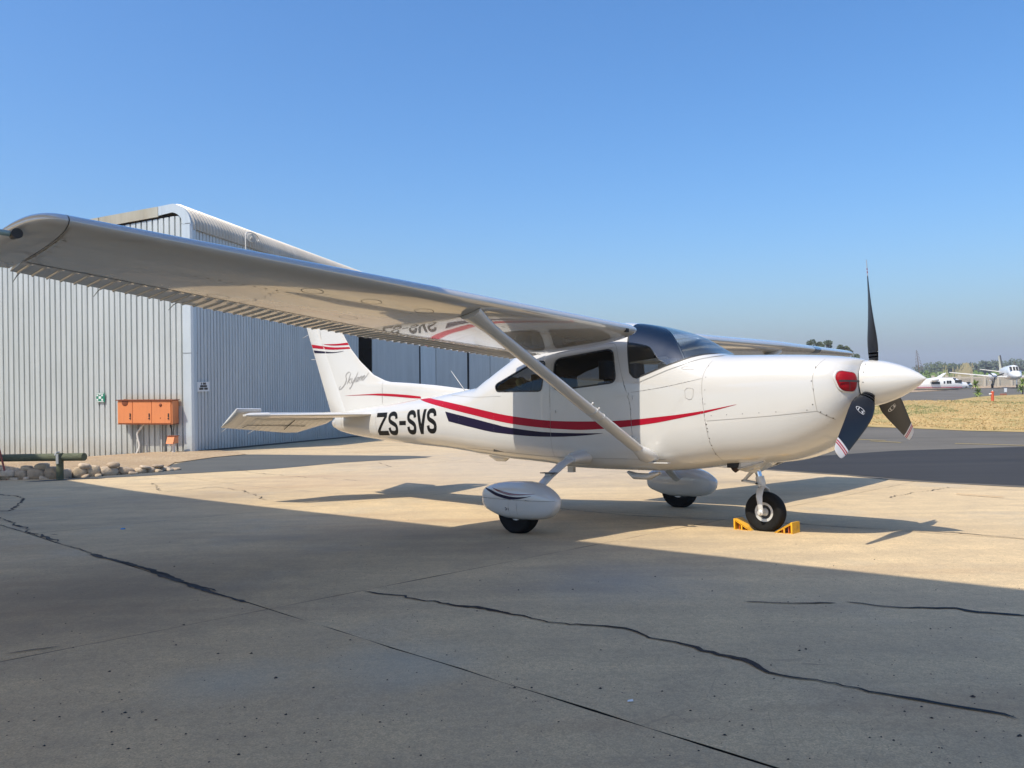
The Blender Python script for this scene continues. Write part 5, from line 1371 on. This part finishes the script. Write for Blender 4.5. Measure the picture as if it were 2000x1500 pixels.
# ---------------------------------------------------------------- distant things on the right
def far(px, py, d): v = ray(px, py); return Vector((v.x*d, d, CAMZ+v.z*d))
WPAINT = mat('white_aircraft_far', (.78, .77, .74), .35, coat=.5)
def ell(x, w, zb, zt, n=16, e=.8):
    zc = (zb+zt)/2; hh = (zt-zb)/2
    return [(x, w*math.copysign(abs(math.cos(2*math.pi*j/n))**e, math.cos(2*math.pi*j/n)), zc+hh*math.copysign(abs(math.sin(2*math.pi*j/n))**e, math.sin(2*math.pi*j/n))) for j in range(n)]
def patch(mb, parent_y, x0, x1, z0, z1, sg, f): pass
# derelict airplane lying on its belly
D1 = 88.; gz1 = zg(40, D1)
p_n = far(1897, 758, D1); p_t = far(1740, 763, D1)
der = empty('derelict_airplane', (p_n.x, D1, gz1), label='white derelict airplane fuselage lying on its belly beyond the taxiway', cat='airplane')
der.rotation_euler = (0, 0, math.radians(2))
def dX(px): return (px-1897)/FPX*D1
def dZ(py): return (762-py)/FPX*D1
mb = MB(); mb.loft([ell(dX(1700), .15, dZ(757), dZ(750)), ell(dX(1760), .45, dZ(761), dZ(745)), ell(dX(1800), .62, dZ(762), dZ(740)), ell(dX(1822), .65, dZ(762), dZ(737)), ell(dX(1845), .65, dZ(762), dZ(737.5)), ell(dX(1863), .64, dZ(761), dZ(737.5)), ell(dX(1869), .62, dZ(761), dZ(741)), ell(dX(1874), .58, dZ(760), dZ(745)), ell(dX(1886), .48, dZ(759.5), dZ(747)), ell(dX(1894), .38, dZ(759), dZ(748)), ell(dX(1897), .2, dZ(757), dZ(750))])
mb.build('fuselage', WPAINT, der, angle=60)
for a, b, c, d in ((1812, 1828, 745, 750), (1835.5, 1838.5, 744, 749), (1841.5, 1845.5, 743, 749), (1846.5, 1850.5, 743, 749), (1858, 1871, 742, 747.5), (1856, 1860, 738.3, 739.8), (1884, 1889, 746, 749), (1887, 1893.5, 752, 754), (1880, 1883, 754.5, 757)):
    mb = MB(); w_ = -.66 if b < 1872 else -.56
    mb.box((dX(a), w_, dZ(d)), (dX(b), w_+.25, dZ(c))); mb.build('window', DARK, der, smooth=False)
mb = MB(); mb.box((dX(1780), -.665, dZ(757)), (dX(1872), -.3, dZ(755.9))); mb.build('stripe', mat('far_red', (.35, .03, .06), .4), der, smooth=False)
mb = MB(); A, B = (dX(1835), 2.4, dZ(736)), (dX(1860), 5.5, dZ(728)); mb.loft([[(dX(1832), .4, dZ(737)), (dX(1842), .4, dZ(737)), (dX(1842), .4, dZ(736)), (dX(1832), .4, dZ(736))], [(dX(1855), 1.2, dZ(729.5)), (dX(1860), 1.2, dZ(728.5)), (dX(1859), 1.2, dZ(727.8)), (dX(1853), 1.2, dZ(729))]]); mb.build('broken_wing', WPAINT, der, smooth=False)
mb = MB(); mb.tube([(dX(1831), 0, dZ(737)), (dX(1831), 0, dZ(726))], .02, 6); mb.build('antenna', PVC, der)
mb = MB(); mb.lathe([(0, -.5), (.22, -.45), (.25, 0), (.2, .4), (0, .5)], (dX(1815), -.9, dZ(741)), (1, 0, .1), 12); mb.build('engine_pod', WPAINT, der)

# twin turboprop, nose towards the taxiway, cut by the frame
D2 = 93.
twa = math.radians(-113)
_q = far(1986, 760, D2)
twin = empty('twin_turboprop', (_q.x-2.1*math.cos(twa), D2-2.1*math.sin(twa), zg(59, D2)), label='white twin-engine turboprop parked at the far taxiway, nose gear in view', cat='airplane')
gT = twin.location
def T3(px, py, dd=0.): v = far(px, py, D2+dd); return v-gT
def TL(f, l, z): return Vector((f*math.cos(twa)-l*math.sin(twa), f*math.sin(twa)+l*math.cos(twa), z))
def tsec(f, w, zb, zt, n=16):
    return [TL(f, y, z) for _, y, z in ell(0, w, zb, zt, n, .95)]
mb = MB(); mb.loft([tsec(-9, .15, 1.9, 2.3), tsec(-6.5, .45, 1.4, 2.6), tsec(-4, .68, 1.1, 2.75), tsec(-1, .72, 1.05, 2.85), tsec(.3, .72, 1.05, 2.85), tsec(.9, .70, 1.05, 2.75), tsec(1.5, .62, 1.08, 2.2), tsec(2.4, .48, 1.15, 1.95), tsec(3.1, .28, 1.3, 1.75), tsec(3.4, .05, 1.45, 1.6)])
mb.build('fuselage', WPAINT, twin, angle=60)
for l0, l1 in ((-.60, -.34), (-.27, -.03), (.03, .27), (.34, .60)):
    mb = MB(); mb.loft([[TL(1.66+(.0 if abs(l0) < .3 else -.12), l, 2.18), TL(1.12+(.0 if abs(l0) < .3 else -.12), l, 2.66)] for l in (l0, l1)], cap=False, closed=False)
    mb.build('cockpit_window', DARK, twin, smooth=False)
for sg in (-1, 1):
    mb = MB(); mb.loft([[TL(.0, sg*.6, 1.35), TL(-2.0, sg*.6, 1.30), TL(-2.0, sg*.6, 1.40), TL(.0, sg*.6, 1.52)], [TL(-.4, sg*2.6, 1.5), TL(-1.9, sg*2.6, 1.45), TL(-1.9, sg*2.6, 1.52), TL(-.4, sg*2.6, 1.64)], [TL(-.9, sg*6.7, 2.0), TL(-1.7, sg*6.7, 1.98), TL(-1.7, sg*6.7, 2.02), TL(-.9, sg*6.7, 2.08)]]); mb.build('wing', WPAINT, twin, smooth=False)
    mb = MB(); mb.loft([[TL(f, sg*2.2+w_*math.cos(a), 1.45+w_*1.1*math.sin(a)) for a in np.arange(12)*math.pi/6] for f, w_ in ((-2.4, .1), (-1.2, .36), (.3, .42), (1.3, .36), (1.7, .22))]); mb.build('engine_nacelle', WPAINT if sg < 0 else mat('far_grey', (.30, .32, .33), .4), twin)
    mb = MB(); mb.lathe([(.2, -.1), (.17, .1), (.02, .3)], TL(1.75, sg*2.2, 1.45), TL(1, 0, 0), 12); mb.build('spinner', CHROME, twin)
    for k_ in range(3):
        a = k_*2.09+.4; c_ = TL(1.75, sg*2.2, 1.45); r1 = TL(0, math.cos(a), math.sin(a))
        mb = MB(); mb.tube([c_+r1*.12, c_+r1*.6, c_+r1*1.05], [.05, .08, .05], 8, squash=.3, flatdir=TL(.3, -math.sin(a), math.cos(a))); mb.build('propeller_blade', BLACKP, twin)
    mb = MB(); mb.loft([[TL(-8, sg*.1, 2.05), TL(-9.2, sg*.1, 2.05), TL(-9.2, sg*.1, 2.12), TL(-8, sg*.1, 2.15)], [TL(-8.6, sg*2.3, 2.4), TL(-9.3, sg*2.3, 2.4), TL(-9.3, sg*2.3, 2.43), TL(-8.6, sg*2.3, 2.46)]]); mb.build('tailplane', WPAINT, twin, smooth=False)
    mb = MB(); mb.tube([TL(-.6, sg*2.1, 1.2), TL(-.6, sg*2.1, .3)], .06, 8); mb.lathe([(0, -.1), (.28, -.1), (.3, 0), (.28, .1), (0, .1)], TL(-.6, sg*2.1, .3), TL(0, 1, 0), 16); mb.build('main_gear', RUBBER, twin)
mb = MB(); mb.loft([[TL(-7.0, .04, 2.4), TL(-9.0, .04, 2.3), TL(-9.0, -.04, 2.3), TL(-7.0, -.04, 2.4)], [TL(-8.7, .04, 4.2), TL(-9.7, .04, 4.2), TL(-9.7, -.04, 4.2), TL(-8.7, -.04, 4.2)]]); mb.build('fin', mat('cream_fin', (.72, .70, .52), .4), twin, smooth=False)
mb = MB(); mb.tube([TL(-6.95, 0, 2.42), TL(-8.66, 0, 4.22)], .09, 8); mb.build('fin_boot', BLACKM, twin)
mb = MB(); mb.tube([TL(2.0, 0, 1.2), TL(2.1, 0, .3)], .06, 8); mb.build('nose_strut', WPAINT, twin)
mb = MB(); mb.lathe([(0, -.08), (.15, -.09), (.25, -.07), (.27, 0), (.25, .07), (.15, .09), (0, .08)], TL(2.1, 0, .27), TL(0, 1, 0), 20); mb.build('nose_wheel', RUBBER, twin)
mb = MB(); mb.lathe([(0, -.095), (.12, -.095), (.12, .095), (0, .095)], TL(2.1, 0, .27), TL(0, 1, 0), 14); mb.build('wheel_hub', WPAINT, twin)

# palisade fence beyond
FEN = mat('cream_palisade', (.50, .45, .35), .7)
fence = empty('palisade_fence', (70, 118, zg(70, 118)), label='cream palisade fence running behind the taxiway with taller posts', cat='fence')
fl = [(56., 104.), (66., 110.), (80., 117.), (96., 124.)]
Lf = Matrix.Translation(-Vector(fence.location)); pick = None; k = 0
def fpt(t):
    for a, b in zip(fl, fl[1:]):
        l = math.dist(a, b)
        if t <= l: return a[0]+(b[0]-a[0])*t/l, a[1]+(b[1]-a[1])*t/l
        t -= l
    return fl[-1]
tl = sum(math.dist(a, b) for a, b in zip(fl, fl[1:])); FH = 1.35
me0 = None
for i in range(int(tl/.26)):
    x, y = fpt(i*.26); z = ZG(x, y, .1)
    if me0 is None:
        mb = MB(); mb.box((-.055, -.03, 0), (.055, .03, FH)); pick = mb.build('paling', FEN, fence, smooth=False); me0 = pick.data
        o = pick
    else:
        o = bpy.data.objects.new('paling', me0); COL.objects.link(o); o.parent = fence
    o.location = (x-fence.location.x, y-fence.location.y, z-fence.location.z)
me1 = None
for i in range(int(tl/3.1)+1):
    x, y = fpt(i*3.1); z = ZG(x, y)
    if me1 is None:
        mb = MB(); mb.box((-.16, -.1, 0), (.16, .1, 1.65)); o = mb.build('post', FEN, fence, smooth=False); me1 = o.data
    else:
        o = bpy.data.objects.new('post', me1); COL.objects.link(o); o.parent = fence
    o.location = (x-fence.location.x, y-fence.location.y-.05, z-fence.location.z)
for zz in (.35, 1.15):
    mb = MB(); mb.tube([(x, y+.06, ZG(x, y)+zz) for x, y in fl], .06, 4); mb.build('rail', FEN, fence, M=Lf, smooth=False)
p = far(1936, 739, 104); mb = MB(); mb.box((p.x-.32, 103.8, p.z-.32), (p.x+.32, 103.9, p.z+.22))
s_ = mb.build('plate', SIGNW, None, smooth=False); s_.name = 'fence_sign'; tag(s_, 'small white and green square sign on the far palisade fence', 'sign')
mb = MB(); mb.box((p.x-.22, 103.75, p.z-.2), (p.x+.22, 103.79, p.z+.15)); mb.build('symbol', SIGNG, s_, smooth=False)

# small things on the bank
x, y = G(1938.5, 787); z = ZG(x, y)+bank(x, y)
hy = empty('fire_hydrant', (x, y, z), label='orange-red standpipe fire hydrant on the dry grass bank', cat='fire hydrant')
HYR = mat('hydrant_red', (.55, .09, .03), .5)
mb = MB(); mb.lathe([(.13, -.05), (.13, .04), (.085, .06), (.085, .62), (.10, .64), (.10, .68), (.04, .72), (0, .73)], (0, 0, 0), (0, 0, 1), 14); mb.build('standpipe', HYR, hy)
mb = MB(); mb.tube([(-.05, 0, .56), (-.17, 0, .55), (-.2, 0, .52)], [.045, .05, .055], 10); mb.build('outlet', PVC, hy)
mb = MB(); mb.tube([(0, 0, .70), (0, 0, .78)], .03, 8); mb.build('spindle_cap', PVC, hy)
x, y = G(1964, 768); mb = MB(); mb.box((-.11, -.03, .10), (.11, .03, .48)); ob = empty('marker_board', (x, y, ZG(x, y)), label='small white marker board standing at the grass edge by the taxiway', cat='marker')
mb.build('board', SIGNW, ob, smooth=False); mb = MB(); mb.tube([(0, 0, 0), (0, 0, .12)], .03, 8); mb.build('stake', RUSTY, ob)
x, y = G(1962, 772.5); mb = MB(); mb.loft([[(x-.2, y, ZG(x, y)), (x+.2, y, ZG(x, y)), (x+.18, y, ZG(x, y)+.16), (x-.18, y, ZG(x, y)+.16)], [(x-.2, y+.3, ZG(x, y)), (x+.2, y+.3, ZG(x, y)), (x+.18, y+.3, ZG(x, y)+.16), (x-.18, y+.3, ZG(x, y)+.16)]]); tag(mb.build('kerb_block', mat('brick_red', (.30, .11, .06), .9), smooth=False), 'low reddish concrete block on the ground below the white marker board', 'block')

def yucca(px, py, H_, label, heads):
    x, y = G(px, py); o = empty('yucca_plant', (x, y, ZG(x, y)), label=label, cat='plant', group='yucca plants on the grass bank')
    mb = MB(); mb.tube([(0, 0, -.05), (.05, 0, H_*.4), (.02, 0, H_*.8)], [.05, .045, .04], 8); mb.build('stem', BARK, o)
    LG = mat('yucca_leaf', (.22, .30, .06), .5)
    for hx, hz, R_ in heads:
        mb = MB()
        for i in range(70):
            a = rr.uniform(0, 6.28); e = math.asin(rr.uniform(-.75, 1)); l = R_*rr.uniform(.7, 1.1)
            d_ = Vector((math.cos(a)*math.cos(e), math.sin(a)*math.cos(e), math.sin(e))); s = d_.cross(Vector((0, 0, 1))).normalized()*.045
            c = Vector((hx, 0, hz)); m_ = c+d_*l*.55; t_ = c+d_*l+Vector((0, 0, -.12*l))
            mb.add([c-s*.6, c+s*.6, m_+s, m_-s, t_], [(0, 1, 2, 3), (3, 2, 4)])
        mb.build('leaf_head', LG, o, smooth=False)
yucca(1908, 776, 1.0, 'spiky green yucca with two leaf heads at the taxiway edge before the fence', [(-.10, .98, .52), (.10, .40, .50)])
yucca(1997, 771, 1.2, 'spiky green yucca cut by the right picture edge below the turboprop', [(.0, 1.05, .6), (-.15, .5, .5)])

# dry grass tufts on the bank
def onbank(i):
    while 1:
        px = rr.uniform(1690, 2060); py = rr.uniform(772, 842); x, y = G(px, py)
        if inside((x, y), [(12.89, 28.52), (15.65, 23.89), (30, 17), (48, 14), (80, 40), (70, 70), (43.79, 66.84), (28.09, 50.7), (17.54, 38.48)]): return x, y
mb = MB(); mg = [mat('dry_tuft', (.50, .35, .155), .9), mat('green_tuft', (.15, .18, .05), .9)]
for i in range(5200):
    x, y = onbank(i); z = ZG(x, y)+.03+bank(x, y); mb.cur = 1 if (math.sin(x*.7+y*.25)+math.sin(y*.55-x*.3)) > .5 and rr.random() < .75 else 0
    for j in range(3):
        a = rr.uniform(0, 6.28); h = rr.uniform(.015, .05); p0 = Vector((x+rr.normal(0, .05), y+rr.normal(0, .05), z)); s = Vector((math.cos(a), math.sin(a), 0))*rr.uniform(.01, .025)
        mb.add([p0-s, p0+s, p0+Vector((rr.normal(0, .04), rr.normal(0, .04), h))], [(0, 1, 2)])
tag(mb.build('grass_tufts', mg, smooth=False), 'dry yellow grass with some green tufts covering the bank', 'grass', kind='stuff')

# ---------------------------------------------------------------- trees
def foliage_mat(name, c, d):
    m = mat(name, c, .8, spec=.2); t = NT(m)
    oi = t.n.new('ShaderNodeObjectInfo'); t.color(t.mix(t.ramp(t.noise(.9, 4, .7), (.35, .65)), c, d)); return m
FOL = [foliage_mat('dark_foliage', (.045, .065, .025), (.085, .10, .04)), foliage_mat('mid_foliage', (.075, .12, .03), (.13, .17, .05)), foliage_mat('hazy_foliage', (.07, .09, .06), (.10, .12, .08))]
def tree(x, y, H_, W_, m, label, name='tree', cat='tree', group=None, clumps=14, leaf=.28, n=70, tr=.35, seed=0, cone=0., z0=None):
    r2 = np.random.default_rng(seed+100); z = zg(x, y)-.1 if z0 is None else z0
    o = empty(name, (x, y, z), label=label, cat=cat, group=group)
    mb = MB(); top = H_*.7
    mb.tube([(0, 0, 0), (r2.normal(0, .1), 0, H_*.3), (r2.normal(0, .2), 0, top)], [H_*.03, H_*.02, H_*.008], 8)
    cl = []
    for i in range(clumps):
        a = r2.uniform(0, 6.28); u = r2.uniform(tr, 1); rad = W_*.5*math.sqrt(max(.05, 1-((u-.62)/.46)**2))*(1-cone*(u-tr))*r2.uniform(.35, 1)
        c = Vector((rad*math.cos(a), rad*math.sin(a), H_*u*.92)); cl.append(c)
        mb.tube([(0, 0, max(.2, c.z*.55)), tuple(c)], [H_*.010, H_*.004], 5)
    mb.build('trunk', BARK, o)
    mb = MB()
    for c in cl:
        R_ = W_*r2.uniform(.13, .25)
        for j in range(n):
            d_ = Vector(r2.normal(0, 1, 3)).normalized()*R_*r2.uniform(.3, 1)**.5; d_.z *= .8; p = c+d_
            a_ = Vector(r2.normal(0, 1, 3)).normalized(); b_ = a_.orthogonal().normalized(); s = leaf*r2.uniform(.5, 1.2)
            mb.add([p+a_*s, p+b_*s*.6, p-a_*s, p-b_*s*.6], [(0, 1, 2, 3)])
    mb.build('crown', m, o, smooth=False); return o
# two pines showing above the far wing tip
def at_px(px, d): return (px-1000)/FPX*d
for px, d, ytop, w_, lab, sd in ((1592, 120, 660.5, 3.6, 'tall pine showing behind the far wing, leftmost and highest of the pines', 1), (1609, 120, 664.5, 3.2, 'pine crown behind the far wing, second from the left', 2),
                                 (1641, 126, 673.5, 2.6, 'short pine crown above the far wing tip', 3), (1650, 126, 675, 2.6, 'pine crown just right of the short one above the far wing tip', 6), (1665, 130, 692, 3.2, 'low pine crown beyond the far wing tip, lowest of the pines', 4), (1622, 124, 677, 3.4, 'low pine crown between the taller pines behind the far wing', 5)):
    h = WZ(px, ytop, d)-zg(at_px(px, d), d)
    tree(at_px(px, d), d, h+.3, w_, FOL[0], lab, 'pine_tree', 'tree', 'pines beyond the far wing', 26, .17, 110, .45, sd, .3)
# treeline on the right
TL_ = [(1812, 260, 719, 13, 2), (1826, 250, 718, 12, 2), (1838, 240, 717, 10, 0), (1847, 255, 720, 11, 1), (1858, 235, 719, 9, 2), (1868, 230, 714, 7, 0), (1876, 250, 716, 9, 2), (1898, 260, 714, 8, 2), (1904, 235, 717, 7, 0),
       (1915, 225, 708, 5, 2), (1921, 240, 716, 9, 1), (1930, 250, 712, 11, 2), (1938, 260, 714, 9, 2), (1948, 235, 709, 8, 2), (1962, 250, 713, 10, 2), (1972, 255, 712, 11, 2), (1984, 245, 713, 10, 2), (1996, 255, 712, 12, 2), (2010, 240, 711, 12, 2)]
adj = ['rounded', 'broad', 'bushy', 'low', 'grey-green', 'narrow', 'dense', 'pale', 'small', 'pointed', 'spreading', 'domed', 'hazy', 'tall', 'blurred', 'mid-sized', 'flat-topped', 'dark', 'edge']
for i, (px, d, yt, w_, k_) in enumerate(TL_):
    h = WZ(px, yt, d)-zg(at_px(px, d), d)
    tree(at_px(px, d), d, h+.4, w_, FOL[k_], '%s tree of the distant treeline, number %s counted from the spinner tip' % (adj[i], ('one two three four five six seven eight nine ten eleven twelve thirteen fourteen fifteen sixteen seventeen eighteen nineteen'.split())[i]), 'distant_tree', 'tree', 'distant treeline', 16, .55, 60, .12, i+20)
mb = MB(); r2 = np.random.default_rng(3)
for i in range(9000):
    px = r2.uniform(1795, 2080); d = r2.uniform(150, 215); hmax = max(.5, WZ(px, 729+3*math.sin(px*.19)+2.5*math.sin(px*.53), d)-zg(at_px(px, d), d))
    p = Vector((at_px(px, d), d, zg(at_px(px, d), d)+r2.uniform(0, 1)*hmax)); a_ = Vector(r2.normal(0, 1, 3)).normalized(); b_ = a_.orthogonal().normalized(); s = r2.uniform(.2, .55)
    mb.add([p+a_*s, p+b_*s*.6, p-a_*s, p-b_*s*.6], [(0, 1, 2, 3)])
tag(mb.build('far_bushes', foliage_mat('bush_green', (.085, .14, .03), (.15, .20, .06)), smooth=False), 'continuous mass of green bushes behind the fence', 'bushes', kind='stuff')
REED = mat('reed_straw', (.42, .36, .20), .9)
mb = MB()
for i in range(300):
    px = r2.choice([r2.normal(1886, 6), r2.normal(1889, 3.5), r2.uniform(1838, 1895)]); d = r2.uniform(125, 148); tall = 709 if abs(px-1889) < 4 else (718+r2.uniform(-5, 5))
    if r2.random() < .6: tall += r2.uniform(3, 12)
    x = at_px(px, d); z = zg(x, d); h = WZ(px, tall, d)-z; w_ = .035; l = r2.normal(0, .25)
    mb.add([(x-w_, d, z), (x+w_, d, z), (x+l*.5+w_, d, z+h*.6), (x+l*.5-w_, d, z+h*.6), (x+l, d, z+h)], [(0, 1, 2, 3), (3, 2, 4)])
    if r2.random() < .35 and tall < 724: mb.add([(x+l-.09, d, z+h*.93), (x+l, d, z+h*.88), (x+l+.09, d, z+h*.94), (x+l, d, z+h*1.03)], [(0, 1, 2, 3)])
tag(mb.build('tall_reeds', REED, smooth=False), 'tall straw-coloured reeds with feathery plumes behind the fence', 'reeds', kind='stuff')
def agave(px, d, ytop, label, H_=None):
    x = at_px(px, d); z = zg(x, d); h = WZ(px, ytop, d)-z; o = empty('agave_stalk', (x, d, z), label=label, cat='dead stalk', group='dead agave flower stalks')
    m = mat('dead_stalk', (.16, .12, .10), .9); mb = MB(); mb.tube([(h*.03, 0, 0), (.0, 0, h*.5), (-h*.06, 0, h)], [.07, .05, .02], 7); mb.build('stem', m, o)
    mb = MB()
    for i in range(26):
        u = .48+.5*i/26; s = -1 if i % 2 else 1; l = .75*(1.15-u); zc = h*u; xc = -h*.06*max(0, (u-.5)/.5)
        mb.tube([(xc, 0, zc), (xc+s*l*.7, .1*s, zc+l*.15), (xc+s*l, .1*s, zc+l*.4)], [.018, .012, .006], 4)
        mb.tube([(xc+s*l*.8, .1*s, zc+l*.25), (xc+s*l*1.05, .1*s, zc+l*.22)], .035, 4)
    mb.build('branches', m, o)
agave(1795, 95, 683, 'tall dead agave flower stalk leaning above the spinner tip')
agave(1984, 120, 705, 'thin dead agave stalk above the turboprop nose')

# ---------------------------------------------------------------- hazy air
mb = MB(); mb.box((-900, -120, -4), (900, 1500, 40)); hz = mb.build('haze', mat('unused', (1, 1, 1)), smooth=False); hz['kind'] = 'stuff'
hm = bpy.data.materials.new('haze_air'); hm.use_nodes = True; hn = hm.node_tree.nodes; hn.remove(hn['Principled BSDF'])
pv = hn.new('ShaderNodeVolumePrincipled'); pv.inputs['Color'].default_value = (.93, .95, 1, 1); pv.inputs['Density'].default_value = .0009; pv.inputs['Anisotropy'].default_value = .2
hm.node_tree.links.new(pv.outputs[0], hn['Material Output'].inputs['Volume'])
hz.data.materials.clear(); hz.data.materials.append(hm)

# ---------------------------------------------------------------- pieces laid in one pass become parts of their own
def separate(o, keep=1e-5):
    bm = bmesh.new(); bm.from_mesh(o.data); bmesh.ops.remove_doubles(bm, verts=bm.verts, dist=keep); bm.verts.index_update(); bm.faces.index_update()
    seen = {}; isl = []
    for f in bm.faces:
        if f.index in seen: continue
        st = [f]; seen[f.index] = 1; cur = []
        while st:
            g = st.pop(); cur.append(g)
            for v in g.verts:
                for h in v.link_faces:
                    if h.index not in seen: seen[h.index] = 1; st.append(h)
        isl.append(cur)
    if len(isl) < 2: bm.free(); return
    mats = list(o.data.materials); nm = o.name.split('.')[0]
    for k, fs in enumerate(isl):
        mp = {}; vs = []; F = []; sm = []
        for f in fs:
            q = []
            for v in f.verts:
                if v.index not in mp: mp[v.index] = len(vs); vs.append(tuple(v.co))
                q.append(mp[v.index])
            F.append(q); sm.append(f.smooth)
        me = bpy.data.meshes.new(nm); me.from_pydata(vs, [], F)
        for m in mats: me.materials.append(m)
        me.polygons.foreach_set('use_smooth', sm)
        if k == 0: o.data = me
        else:
            c = o.copy(); c.data = me; COL.objects.link(c)
    bm.free()
for o in list(SC.objects):
    if o.type == 'MESH' and o.parent and o.name.split('.')[0] in ('panel_seam', 'window_seal', 'door_handle', 'door_hinge', 'belly_antenna', 'fastener', 'spinner_screw', 'inspection_ring', 'static_wick', 'strut_clamp',
            'clamp_screw', 'hinge_line', 'whip_antenna', 'pressure_marking', 'fairing_seam', 'link_bolt', 'cable', 'rust_spot', 'flashing_joint', 'handle', 'symbol', 'inner_rib', 'blade_emblem'):
        if o.name.startswith('symbol') or o.name.startswith('blade_emblem'): continue
        separate(o)
